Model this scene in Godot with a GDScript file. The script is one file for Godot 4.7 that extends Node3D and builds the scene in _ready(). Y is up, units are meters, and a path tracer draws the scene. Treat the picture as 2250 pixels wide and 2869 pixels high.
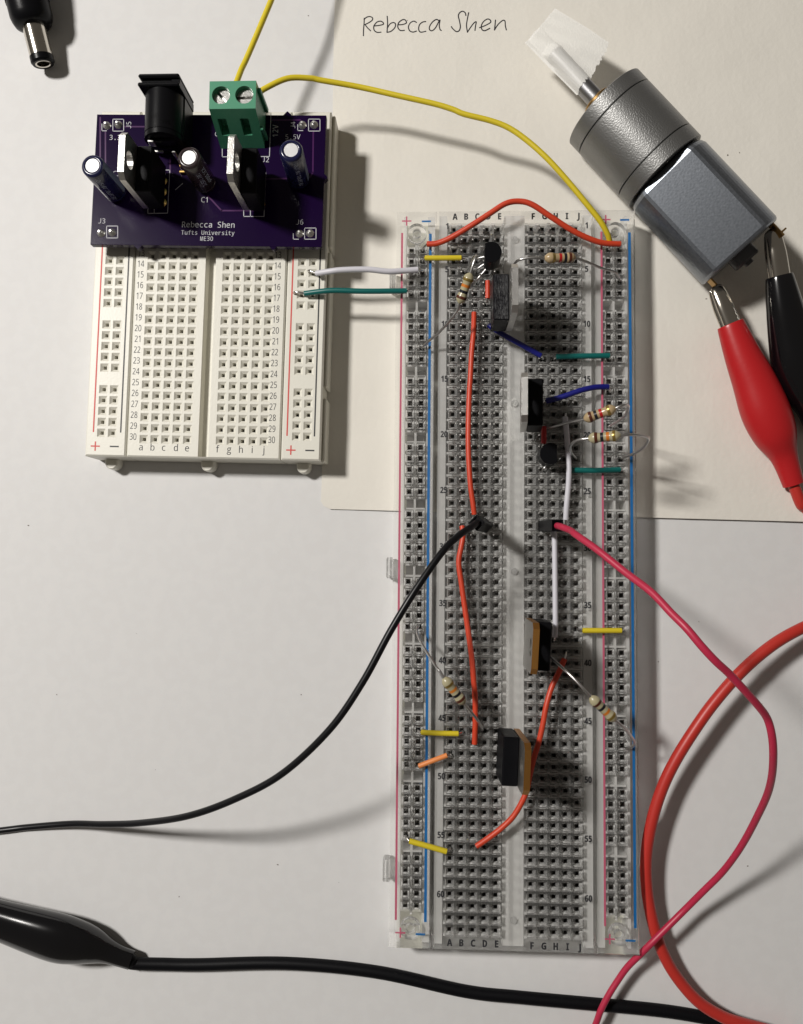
extends Node3D
# Lengths are written in millimetres (x right, y up, z towards the lower edge of the table) and scaled by S when a mesh is made.
const S := 0.001
const P := 2.54
var origin := {}
var taken := {}
var fonts := {}
var caps := {}
var M := {}

class Mb:
	var v := PackedVector3Array()
	var n := PackedVector3Array()

	func tri_n(a: Vector3, b: Vector3, c: Vector3, na: Vector3, nb: Vector3, nc: Vector3) -> void:
		v.append(a); v.append(c); v.append(b)
		n.append(na); n.append(nc); n.append(nb)

	func tri(a: Vector3, b: Vector3, c: Vector3) -> void:
		var m := (b - a).cross(c - a)
		if m.length_squared() < 1e-12:
			return
		m = m.normalized()
		tri_n(a, b, c, m, m, m)

	func quad(a: Vector3, b: Vector3, c: Vector3, d: Vector3) -> void:
		tri(a, b, c); tri(a, c, d)

	# faces turned away from a point inside the shape
	func ctri(a: Vector3, b: Vector3, c: Vector3, inside: Vector3) -> void:
		if (b - a).cross(c - a).dot((a + b + c) / 3.0 - inside) < 0.0:
			tri(a, c, b)
		else:
			tri(a, b, c)

	func cquad(a: Vector3, b: Vector3, c: Vector3, d: Vector3, inside: Vector3) -> void:
		if (b - a).cross(c - a).dot((a + b + c + d) / 4.0 - inside) < 0.0:
			quad(a, d, c, b)
		else:
			quad(a, b, c, d)

	func box(c: Vector3, size: Vector3, bev := 0.0, bs := Basis.IDENTITY) -> void:
		var h := size / 2.0
		bev = minf(bev, minf(h.x, minf(h.y, h.z)) * 0.9)
		var q := func(sx: int, sy: int, sz: int, keep: int) -> Vector3:
			var p := Vector3(sx * (h.x - bev), sy * (h.y - bev), sz * (h.z - bev))
			p[keep] += bev * [sx, sy, sz][keep]
			return c + bs * p
		for ax in 3:
			var u := (ax + 1) % 3
			var w := (ax + 2) % 3
			for s in [-1, 1]:
				var ring := []
				for k in [[-1, -1], [1, -1], [1, 1], [-1, 1]]:
					var g := [0, 0, 0]
					g[ax] = s; g[u] = k[0]; g[w] = k[1]
					ring.append(q.call(g[0], g[1], g[2], ax))
				cquad(ring[0], ring[1], ring[2], ring[3], c)
		if bev <= 0.0:
			return
		for ax in 3:
			var u := (ax + 1) % 3
			var w := (ax + 2) % 3
			for k in [[-1, -1], [1, -1], [1, 1], [-1, 1]]:
				var e := []
				for s in [-1, 1]:
					var g := [0, 0, 0]
					g[ax] = s; g[u] = k[0]; g[w] = k[1]
					e.append(q.call(g[0], g[1], g[2], u)); e.append(q.call(g[0], g[1], g[2], w))
				cquad(e[0], e[1], e[3], e[2], c)
		for sx in [-1, 1]:
			for sy in [-1, 1]:
				for sz in [-1, 1]:
					ctri(q.call(sx, sy, sz, 0), q.call(sx, sy, sz, 1), q.call(sx, sy, sz, 2), c)

	func box2(a: Vector3, b: Vector3, bev := 0.0) -> void:
		box((a + b) / 2.0, (b - a).abs(), bev)

	# a solid between two rectangles (x0, x1, z0, z1) at two heights
	func frustum(lo: Array, y0: float, hi: Array, y1: float, open_top := false) -> void:
		var a := [Vector3(lo[0], y0, lo[2]), Vector3(lo[1], y0, lo[2]), Vector3(lo[1], y0, lo[3]), Vector3(lo[0], y0, lo[3])]
		var b := [Vector3(hi[0], y1, hi[2]), Vector3(hi[1], y1, hi[2]), Vector3(hi[1], y1, hi[3]), Vector3(hi[0], y1, hi[3])]
		var c: Vector3 = (a[0] + a[2] + b[0] + b[2]) / 4.0
		for i in 4:
			cquad(a[i], a[(i + 1) % 4], b[(i + 1) % 4], b[i], c)
		cquad(a[0], a[1], a[2], a[3], c)
		if not open_top:
			cquad(b[0], b[1], b[2], b[3], c)

	# a round bar along a line of points; r is one radius or one per point
	func tube(pts: Array, r, sides := 12, caps := true, flat := 1.0, roll := 0.0) -> void:
		var up := Vector3.UP
		var rings := []
		var nors := []
		var last := Vector3.ZERO
		var side := Vector3.ZERO
		for i in pts.size():
			var d: Vector3 = (pts[mini(i + 1, pts.size() - 1)] - pts[maxi(i - 1, 0)]).normalized()
			if i == 0:
				side = up.cross(d)
				if side.length() < 0.05:
					side = Vector3.RIGHT
				side = (side - d * side.dot(d)).normalized()
			else:
				side = (side - d * side.dot(d)).normalized()
			var top := d.cross(side).normalized()
			var ax0 := side * cos(roll) - top * sin(roll)
			var ax1 := top * cos(roll) + side * sin(roll)
			var rad: float = r[i] if r is Array else r
			var ring := PackedVector3Array()
			var nor := PackedVector3Array()
			for k in sides:
				var t := TAU * k / sides
				var o := ax0 * cos(t) + ax1 * sin(t) * flat
				ring.append(pts[i] + o * rad)
				nor.append((ax0 * cos(t) + ax1 * sin(t) / flat).normalized())
			rings.append(ring); nors.append(nor)
			last = d
		if r is Array:   # lean the normals with the taper
			for i in pts.size():
				var a := maxi(i - 1, 0)
				var b := mini(i + 1, pts.size() - 1)
				var len_: float = (pts[b] - pts[a]).length()
				var d: Vector3 = (pts[b] - pts[a]).normalized()
				var slope: float = (r[b] - r[a]) / maxf(len_, 0.0001)
				for k in sides:
					nors[i][k] = (nors[i][k] - d * slope).normalized()
		for i in pts.size() - 1:
			for k in sides:
				var l := (k + 1) % sides
				var a: Vector3 = rings[i][k]
				var b: Vector3 = rings[i][l]
				var c: Vector3 = rings[i + 1][l]
				var e: Vector3 = rings[i + 1][k]
				tri_n(a, b, c, nors[i][k], nors[i][l], nors[i + 1][l])
				tri_n(a, c, e, nors[i][k], nors[i + 1][l], nors[i + 1][k])
		if caps:
			for k in sides:
				var l := (k + 1) % sides
				ctri(pts[0], rings[0][k], rings[0][l], pts[1])
				ctri(pts[-1], rings[-1][k], rings[-1][l], pts[-2])

	# a turned shape: prof holds (radius, distance along the axis)
	func lathe(at: Vector3, axis: Vector3, prof: Array, sides := 28, soft := false) -> void:
		axis = axis.normalized()
		var s := axis.cross(Vector3.UP)
		if s.length() < 0.05:
			s = axis.cross(Vector3.RIGHT)
		s = s.normalized()
		var t := axis.cross(s)
		var nn := []
		for i in prof.size() - 1:
			var d: Vector2 = prof[i + 1] - prof[i]
			nn.append(Vector2(d.y, -d.x).normalized())
		for i in prof.size() - 1:
			var a: Vector2 = prof[i]
			var b: Vector2 = prof[i + 1]
			var na: Vector2 = nn[i]
			var nb: Vector2 = nn[i]
			if soft:
				if i > 0: na = (nn[i] + nn[i - 1]).normalized()
				if i < prof.size() - 2: nb = (nn[i] + nn[i + 1]).normalized()
			for k in sides:
				var e0 := s * cos(TAU * k / sides) + t * sin(TAU * k / sides)
				var e1 := s * cos(TAU * (k + 1) / sides) + t * sin(TAU * (k + 1) / sides)
				var p00 := at + e0 * a.x + axis * a.y
				var p10 := at + e1 * a.x + axis * a.y
				var p01 := at + e0 * b.x + axis * b.y
				var p11 := at + e1 * b.x + axis * b.y
				if a.x > 1e-6:
					tri_n(p00, p10, p11, e0 * na.x + axis * na.y, e1 * na.x + axis * na.y, e1 * nb.x + axis * nb.y)
				if b.x > 1e-6:
					tri_n(p00, p11, p01, e0 * na.x + axis * na.y, e1 * nb.x + axis * nb.y, e0 * nb.x + axis * nb.y)

	# a plate with a convex outline and, if hole_r > 0, a round hole; outline in x/y of tf, thickness along z
	func plate(tf: Transform3D, outline: Array, thick: float, hole := Vector2.ZERO, hole_r := 0.0, back := true, sides := true) -> void:
		var c2 := hole
		if hole_r <= 0.0:
			c2 = Vector2.ZERO
			for p in outline: c2 += p / outline.size()
		var angles := []
		for p in outline: angles.append((p - c2).angle())
		if hole_r > 0.0:
			for k in 28: angles.append(-PI + TAU * (k + 0.5) / 28)
		angles.sort()
		var outer := []
		var inner := []
		for a in angles:
			var dir := Vector2.from_angle(a)
			var far := 0.0
			for i in outline.size():
				var p: Vector2 = outline[i]
				var q: Vector2 = outline[(i + 1) % outline.size()]
				var e := q - p
				var den := dir.cross(e)
				if absf(den) < 1e-9: continue
				var t := (p - c2).cross(e) / den
				var u := (p - c2).cross(dir) / den
				if t > 0.0 and u > -1e-6 and u < 1.000001: far = maxf(far, t)
			outer.append(c2 + dir * far)
			inner.append(c2 + dir * hole_r)
		var mid := tf * Vector3(c2.x, c2.y, thick / 2)
		for i in outer.size():
			var j := (i + 1) % outer.size()
			for z in ([0.0, thick] if back else [thick]):
				var a := tf * Vector3(outer[i].x, outer[i].y, z)
				var b := tf * Vector3(outer[j].x, outer[j].y, z)
				var c := tf * Vector3(inner[j].x, inner[j].y, z)
				var d := tf * Vector3(inner[i].x, inner[i].y, z)
				if hole_r > 0.0:
					cquad(a, b, c, d, tf * Vector3(outer[i].x, outer[i].y, thick / 2))
				else:
					ctri(a, b, tf * Vector3(c2.x, c2.y, z), mid)
			if sides:
				cquad(tf * Vector3(outer[i].x, outer[i].y, 0), tf * Vector3(outer[j].x, outer[j].y, 0), tf * Vector3(outer[j].x, outer[j].y, thick), tf * Vector3(outer[i].x, outer[i].y, thick), mid)
			if hole_r > 0.0:
				quad(tf * Vector3(inner[i].x, inner[i].y, thick), tf * Vector3(inner[j].x, inner[j].y, thick), tf * Vector3(inner[j].x, inner[j].y, 0), tf * Vector3(inner[i].x, inner[i].y, 0))

	# a flat printed line
	func ribbon(pts: Array, w: float) -> void:
		for i in pts.size() - 1:
			var d: Vector3 = (pts[i + 1] - pts[i])
			d.y = 0
			d = d.normalized()
			var s := Vector3(-d.z, 0, d.x) * w / 2
			var a: Vector3 = pts[i] - d * w * 0.45
			var b: Vector3 = pts[i + 1] + d * w * 0.45
			quad(a + s, b + s, b - s, a - s)

func smooth(pts: Array, k := 6) -> Array:
	var out := []
	for i in pts.size() - 1:
		var a: Vector3 = pts[maxi(i - 1, 0)]
		var b: Vector3 = pts[i]
		var c: Vector3 = pts[i + 1]
		var d: Vector3 = pts[mini(i + 2, pts.size() - 1)]
		for j in k:
			out.append(b.cubic_interpolate(c, a, d, float(j) / k))
	out.append(pts[-1])
	return out

func numbered(called: String, parent: Node) -> String:
	var key := "%d/%s" % [parent.get_instance_id(), called]
	var c: int = taken.get(key, 0)
	taken[key] = c + 1
	return called if c == 0 else "%s_%03d" % [called, c]

func mesh_of(b: Mb, off: Vector3) -> ArrayMesh:
	var vv := PackedVector3Array()
	vv.resize(b.v.size())
	for i in b.v.size(): vv[i] = (b.v[i] - off) * S
	var arr := []
	arr.resize(Mesh.ARRAY_MAX)
	arr[Mesh.ARRAY_VERTEX] = vv
	arr[Mesh.ARRAY_NORMAL] = b.n
	var m := ArrayMesh.new()
	m.add_surface_from_arrays(Mesh.PRIMITIVE_TRIANGLES, arr)
	return m

func part(called: String, b: Mb, m: Material, parent: Node = self, label := "") -> MeshInstance3D:
	var o := MeshInstance3D.new()
	o.name = numbered(called, parent)
	var off: Vector3 = origin.get(parent, Vector3.ZERO)
	o.mesh = mesh_of(b, off)
	o.material_override = m
	if label: o.set_meta("label", label)
	parent.add_child(o, true)
	origin[o] = off
	return o

func thing(called: String, label: String, category: String, base := Vector3.ZERO, group := "") -> Node3D:
	var o := Node3D.new()
	o.name = numbered(called, self)
	o.position = base * S
	o.set_meta("label", label)
	o.set_meta("category", category)
	if group: o.set_meta("group", group)
	add_child(o, true)
	origin[o] = base
	return o

func font_of(kind: String) -> Font:
	if not fonts.has(kind):
		var f := SystemFont.new()
		f.font_names = PackedStringArray([kind.trim_suffix(" Bold")])
		if kind.ends_with("Bold"): f.font_weight = 700
		fonts[kind] = f
	return fonts[kind]

# lettering as a thin mesh: h is the height of a capital, the text is centred on `at` (or starts there), turn in degrees seen from above
func text(b: Mb, s: String, h: float, at: Vector3, turn := 0.0, squeeze := 1.0, kind := "Droid Sans", bend := 0.0, tilt := Basis.IDENTITY) -> void:
	var raw := func(t: String) -> PackedVector3Array:
		var tm := TextMesh.new()
		tm.text = t
		tm.font = font_of(kind)
		tm.font_size = 48
		tm.pixel_size = 0.01
		tm.curve_step = 2.0
		tm.depth = 0.0
		var a := tm.surface_get_arrays(0)
		var idx = a[Mesh.ARRAY_INDEX]
		var vv: PackedVector3Array = a[Mesh.ARRAY_VERTEX]
		var out := PackedVector3Array()
		if idx == null or idx.size() == 0:
			return vv
		for i in idx: out.append(vv[i])
		return out
	if not caps.has(kind):
		var hi := -9.0
		var lo := 9.0
		for p in raw.call("H"):
			hi = maxf(hi, p.y); lo = minf(lo, p.y)
		caps[kind] = [hi - lo, (hi + lo) / 2]
	var k: float = h / caps[kind][0]
	var vs: PackedVector3Array = raw.call(s)
	var x0 := 9e9
	var x1 := -9e9
	for p in vs:
		x0 = minf(x0, p.x); x1 = maxf(x1, p.x)
	var turned := Basis(Vector3.UP, deg_to_rad(turn))
	if kind.ends_with("Bold"):   # thicken thin strokes
		var thick := PackedVector3Array()
		for d in [Vector3(-0.045, 0, 0), Vector3(0.045, 0, 0.1), Vector3(0, 0.035, 0.2), Vector3(0, -0.035, 0.3)]:
			for p in vs: thick.append(p + d * Vector3(h / k / 1.3, h / k / 1.3, 0.02 / k))
		vs = thick
	for i in range(0, vs.size() - 2, 3):
		var q := []
		for j in 3:
			var p := vs[i + j]
			var w := Vector3((p.x - (x0 + x1) / 2) * k * squeeze, p.z * k, -(p.y - caps[kind][1]) * k)
			if bend > 0.0:   # wrapped about a lying bar of that radius
				w = Vector3(bend * sin(w.x / bend), bend * (cos(w.x / bend) - 1.0), w.z)
			q.append(at + tilt * (turned * w))
		var up := (tilt * Vector3.UP)
		if (q[1] - q[0]).cross(q[2] - q[0]).dot(up) < 0.0:
			b.tri(q[0], q[2], q[1])
		else:
			b.tri(q[0], q[1], q[2])

func noise_tex(freq: float, seed_: int, octaves := 3, size := 256, kind := FastNoiseLite.TYPE_SIMPLEX_SMOOTH) -> NoiseTexture2D:
	var f := FastNoiseLite.new()
	f.noise_type = kind
	f.seed = seed_
	f.frequency = freq
	f.fractal_octaves = octaves
	var t := NoiseTexture2D.new()
	t.width = size; t.height = size
	t.seamless = true
	t.noise = f
	return t

func ramp(t: NoiseTexture2D, a: Color, b: Color, lo := 0.0, hi := 1.0) -> NoiseTexture2D:
	var g := Gradient.new()
	g.offsets = PackedFloat32Array([lo, hi])
	g.colors = PackedColorArray([a, b])
	t.color_ramp = g
	return t

func mat(c: Color, rough := 0.5, metal := 0.0, spec := 0.5) -> StandardMaterial3D:
	var m := StandardMaterial3D.new()
	m.albedo_color = c.linear_to_srgb()
	m.roughness = rough
	m.metallic = metal
	m.metallic_specular = spec
	return m

# fine relief on a material: pattern repeats every `mm` millimetres, depth in millimetres
func relief(m: StandardMaterial3D, t: Texture2D, mm: float, depth: float, stretch := Vector3.ONE) -> StandardMaterial3D:
	m.uv1_triplanar = true
	m.uv1_scale = stretch * (1000.0 / mm)
	m.heightmap_enabled = true
	m.heightmap_texture = t
	m.heightmap_scale = depth * 0.1
	return m

func grain(m: StandardMaterial3D, t: Texture2D, mm: float, stretch := Vector3.ONE) -> StandardMaterial3D:
	m.albedo_color = Color.WHITE
	m.albedo_texture = t
	m.uv1_triplanar = true
	m.uv1_scale = stretch * (1000.0 / mm)
	return m

func clear(c: Color, alpha: float, rough: float) -> StandardMaterial3D:
	var m := mat(c, rough)
	m.transparency = BaseMaterial3D.TRANSPARENCY_ALPHA
	m.albedo_color.a = alpha
	return m

# moulded clear plastic: bends light, a little milky
func acrylic(c: Color, milky: float, rough: float) -> StandardMaterial3D:
	var m := mat(c, rough)
	m.albedo_color.a = milky
	m.refraction_enabled = true
	m.refraction_scale = 0.05
	return m

func materials() -> void:
	var fine := noise_tex(0.05, 3, 3)
	var mid := noise_tex(0.02, 7, 4)
	M.table = relief(mat(Color(0.66, 0.645, 0.62), 0.5, 0.0, 0.22), noise_tex(0.09, 11, 2), 26.0, 0.006)
	grain(M.table, ramp(noise_tex(0.012, 5, 4, 512), Color(0.840, 0.837, 0.834), Color(0.848, 0.845, 0.842), 0.3, 0.7), 90.0)
	M.table.uv1_scale = Vector3.ONE * (1000.0 / 26.0)
	M.paper = relief(mat(Color(0.75, 0.72, 0.655), 0.85, 0.0, 0.3), noise_tex(0.03, 21, 4), 14.0, 0.03)
	M.ink = mat(Color(0.018, 0.016, 0.02), 0.5)
	M.speck = mat(Color(0.16, 0.13, 0.11), 0.9)
	M.ivory = relief(mat(Color(0.72, 0.70, 0.62), 0.42), fine, 9.0, 0.012)
	M.black_print = mat(Color(0.02, 0.02, 0.024), 0.55)
	M.red_print = mat(Color(0.62, 0.06, 0.05), 0.55)
	M.blue_print = mat(Color(0.002, 0.125, 0.37), 0.5)
	M.pink_print = mat(Color(0.50, 0.10, 0.17), 0.5)
	M.clear = clear(Color(0.86, 0.86, 0.84), 0.06, 0.08)
	M.frost = acrylic(Color(0.92, 0.92, 0.91), 0.17, 0.08)
	M.ribs = clear(Color(0.86, 0.855, 0.83), 0.47, 0.4)
	M.backing = relief(mat(Color(0.62, 0.615, 0.59), 0.8), mid, 20.0, 0.05)
	M.rail_backing = relief(mat(Color(0.66, 0.65, 0.55), 0.8), mid, 16.0, 0.05)
	M.clip = relief(mat(Color(0.36, 0.345, 0.33), 0.42, 0.9), fine, 6.0, 0.01)
	M.contact = mat(Color(0.24, 0.225, 0.21), 0.4, 0.9)
	M.tin = mat(Color(0.72, 0.71, 0.69), 0.22, 1.0)
	M.lead = relief(mat(Color(0.60, 0.59, 0.575), 0.33, 1.0), fine, 4.0, 0.01)
	M.steel = relief(mat(Color(0.60, 0.59, 0.57), 0.34, 1.0), noise_tex(0.06, 31, 3), 6.0, 0.02)
	M.tab = relief(mat(Color(0.62, 0.61, 0.58), 0.34, 1.0), noise_tex(0.05, 33, 3), 5.0, 0.03)
	M.cut = relief(mat(Color(0.54, 0.53, 0.51), 0.38, 0.95), noise_tex(0.05, 35, 3), 3.0, 0.03)
	M.copper = relief(mat(Color(0.42, 0.20, 0.05), 0.4, 0.9), noise_tex(0.06, 34, 3), 4.0, 0.03)
	M.brass = mat(Color(0.42, 0.26, 0.10), 0.35, 1.0)
	M.gold = mat(Color(0.72, 0.48, 0.16), 0.3, 1.0)
	M.epoxy = relief(mat(Color(0.005, 0.005, 0.006), 0.4, 0.0, 0.2), fine, 3.5, 0.012)
	M.scratched = relief(mat(Color(0.006, 0.006, 0.008), 0.32, 0.0, 0.28), noise_tex(0.06, 41, 4), 3.0, 0.05, Vector3(1.0, 1.0, 0.06))
	M.soot = relief(mat(Color(0.005, 0.005, 0.006), 0.3, 0.0, 0.25), fine, 4.0, 0.01)
	M.boot_black = mat(Color(0.003, 0.003, 0.004), 0.13, 0.0, 0.6)
	M.boot_red = relief(mat(Color(0.46, 0.014, 0.017), 0.32), mid, 9.0, 0.01)
	M.silicone_red = relief(mat(Color(0.48, 0.03, 0.021), 0.42), fine, 6.0, 0.01)
	M.silicone_black = relief(mat(Color(0.004, 0.004, 0.005), 0.48, 0.0, 0.25), fine, 5.0, 0.02)
	M.pcb = relief(mat(Color(0.0085, 0.0017, 0.024), 0.19, 0.0, 0.28), fine, 5.0, 0.006)
	M.pcb_edge = mat(Color(0.075, 0.028, 0.12), 0.6)
	M.trace = mat(Color(0.055, 0.009, 0.075), 0.25)
	M.silk = mat(Color(0.50, 0.50, 0.53), 0.6)
	M.solder = mat(Color(0.82, 0.81, 0.78), 0.36, 1.0)
	M.green = relief(mat(Color(0.055, 0.255, 0.145), 0.42), fine, 6.0, 0.008)
	M.can = relief(mat(Color(0.60, 0.60, 0.60), 0.5, 0.85), noise_tex(0.09, 51, 2), 4.0, 0.03)
	M.sleeve_blue = mat(Color(0.010, 0.011, 0.045), 0.2)
	M.sleeve_stripe = mat(Color(0.10, 0.125, 0.17), 0.3)
	M.sleeve_brown = mat(Color(0.028, 0.018, 0.020), 0.22)
	M.sleeve_grey = mat(Color(0.25, 0.25, 0.25), 0.35)
	M.sleeve_print = mat(Color(0.30, 0.33, 0.40), 0.5)
	M.gear = relief(mat(Color(0.27, 0.27, 0.265), 0.42, 0.85), noise_tex(0.07, 61, 2), 8.0, 0.05)
	M.zinc = relief(mat(Color(0.33, 0.34, 0.355), 0.33, 0.93), noise_tex(0.07, 63, 4), 9.0, 0.010)
	grain(M.zinc, ramp(noise_tex(0.06, 65, 4), Color(0.51, 0.53, 0.56), Color(0.57, 0.59, 0.62), 0.3, 0.7), 12.0)
	M.zinc.uv1_scale = Vector3.ONE * 90.0
	M.dark_steel = mat(Color(0.10, 0.10, 0.105), 0.45, 0.6)
	M.shaft = relief(mat(Color(0.34, 0.34, 0.35), 0.36, 1.0), fine, 5.0, 0.01)
	M.nickel = mat(Color(0.66, 0.62, 0.55), 0.16, 1.0)
	M.tape = relief(mat(Color(0.93, 0.92, 0.88), 0.5), noise_tex(0.05, 71, 4), 6.0, 0.05, Vector3(1.0, 1.0, 0.5))
	M.tape.transparency = BaseMaterial3D.TRANSPARENCY_ALPHA
	M.tape.albedo_color.a = 0.7
	M.tape.backlight_enabled = true
	M.tape.backlight = Color(0.2, 0.195, 0.18)
	M.beige = mat(Color(0.42, 0.31, 0.175), 0.24)
	M.beige_pale = mat(Color(0.40, 0.36, 0.225), 0.24)
	M.band_brown = mat(Color(0.085, 0.022, 0.010), 0.3)
	M.band_black = mat(Color(0.010, 0.010, 0.014), 0.3)
	M.band_red = mat(Color(0.42, 0.012, 0.012), 0.3)
	M.band_orange = mat(Color(0.56, 0.17, 0.02), 0.3)
	M.band_gold = mat(Color(0.36, 0.25, 0.07), 0.3, 0.7)
	M.wire_yellow = mat(Color(0.66, 0.52, 0.022), 0.42)
	M.wire_red = relief(mat(Color(0.58, 0.052, 0.018), 0.4), noise_tex(0.08, 81, 2), 3.0, 0.02)
	M.wire_deep_red = mat(Color(0.46, 0.012, 0.012), 0.42)
	M.wire_white = mat(Color(0.62, 0.61, 0.66), 0.45)
	M.wire_teal = mat(Color(0.0, 0.115, 0.105), 0.42)
	M.wire_blue = mat(Color(0.006, 0.008, 0.17), 0.42)
	M.wire_orange = mat(Color(0.78, 0.26, 0.075), 0.42)
	M.wire_black = mat(Color(0.005, 0.005, 0.006), 0.34, 0.0, 0.38)
	M.wire_magenta = mat(Color(0.46, 0.022, 0.062), 0.42)

# ---------------------------------------------------------------- boards

func plane(b: Mb, x0: float, x1: float, z0: float, z1: float, y: float) -> void:
	if x1 - x0 > 1e-4 and z1 - z0 > 1e-4:
		b.quad(Vector3(x0, y, z1), Vector3(x1, y, z1), Vector3(x1, y, z0), Vector3(x0, y, z0))

# a moulded block: box with a small chamfer whose top leaves out the rectangles in `gaps` (x0, x1, z0, z1)
func block(b: Mb, x0: float, x1: float, z0: float, z1: float, y0: float, y1: float, gaps: Array, bev := 0.3, walls: Mb = null, outer := []) -> void:
	if walls == null: walls = b
	var mid := Vector3((x0 + x1) / 2, (y0 + y1) / 2, (z0 + z1) / 2)
	var lo := [Vector3(x0, y0, z0), Vector3(x1, y0, z0), Vector3(x1, y0, z1), Vector3(x0, y0, z1)]
	var hi := [Vector3(x0, y1 - bev, z0), Vector3(x1, y1 - bev, z0), Vector3(x1, y1 - bev, z1), Vector3(x0, y1 - bev, z1)]
	var top := [Vector3(x0 + bev, y1, z0 + bev), Vector3(x1 - bev, y1, z0 + bev), Vector3(x1 - bev, y1, z1 - bev), Vector3(x0 + bev, y1, z1 - bev)]
	for i in 4:
		var j := (i + 1) % 4
		var w := walls if outer.is_empty() or outer.has(i) else b
		w.cquad(lo[i], lo[j], hi[j], hi[i], mid)
		w.cquad(hi[i], hi[j], top[j], top[i], mid)
	if walls == b: b.cquad(lo[0], lo[1], lo[2], lo[3], mid)
	var xs := [x0 + bev, x1 - bev]
	var zs := [z0 + bev, z1 - bev]
	for g in gaps:
		for k in 2:
			if not xs.has(g[k]): xs.append(g[k])
			if not zs.has(g[k + 2]): zs.append(g[k + 2])
	xs.sort(); zs.sort()
	for k in zs.size() - 1:
		var from_x: float = xs[0]
		for i in xs.size() - 1:
			var cx: float = (xs[i] + xs[i + 1]) / 2
			var cz: float = (zs[k] + zs[k + 1]) / 2
			var open := false
			for g in gaps:
				if cx > g[0] and cx < g[1] and cz > g[2] and cz < g[3]: open = true
			if open:
				plane(b, from_x, xs[i], zs[k], zs[k + 1], y1)
				from_x = xs[i + 1]
		plane(b, from_x, xs[-1], zs[k], zs[k + 1], y1)

func ring4(b: Mb, cx: float, cz: float, ho: float, yo: float, hi: float, yi: float) -> void:
	var o := [Vector3(cx - ho, yo, cz - ho), Vector3(cx - ho, yo, cz + ho), Vector3(cx + ho, yo, cz + ho), Vector3(cx + ho, yo, cz - ho)]
	var i := [Vector3(cx - hi, yi, cz - hi), Vector3(cx - hi, yi, cz + hi), Vector3(cx + hi, yi, cz + hi), Vector3(cx + hi, yi, cz - hi)]
	for k in 4:
		var l := (k + 1) % 4
		b.quad(o[k], o[l], i[l], i[k])

# one plug hole: plate round it, funnel, square well
func hole(plate_: Mb, funnel: Mb, dark: Mb, cx: float, cz: float, y: float, ho: float, hi: float, depth: float, deep: float) -> void:
	ring4(plate_, cx, cz, P / 2, y, ho, y)
	ring4(funnel, cx, cz, ho, y, hi, y - depth)
	ring4(dark, cx, cz, hi, y - depth, hi, y - depth - deep)

func holes(pl: Mb, fu: Mb, da: Mb, x0: float, nx: int, z0: float, nz: int, y: float, ho: float, hi: float, depth: float, deep: float) -> Array:
	for i in nx:
		for k in nz:
			hole(pl, fu, da, x0 + i * P, z0 + k * P, y, ho, hi, depth, deep)
	return [x0 - P / 2, x0 + (nx - 0.5) * P, z0 - P / 2, z0 + (nz - 0.5) * P]

func plus(b: Mb, at: Vector3, s: float, w: float) -> void:
	b.ribbon([at + Vector3(-s, 0, 0), at + Vector3(s, 0, 0)], w)
	b.ribbon([at + Vector3(0, 0.002, -s), at + Vector3(0, 0.002, s)], w)

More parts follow.
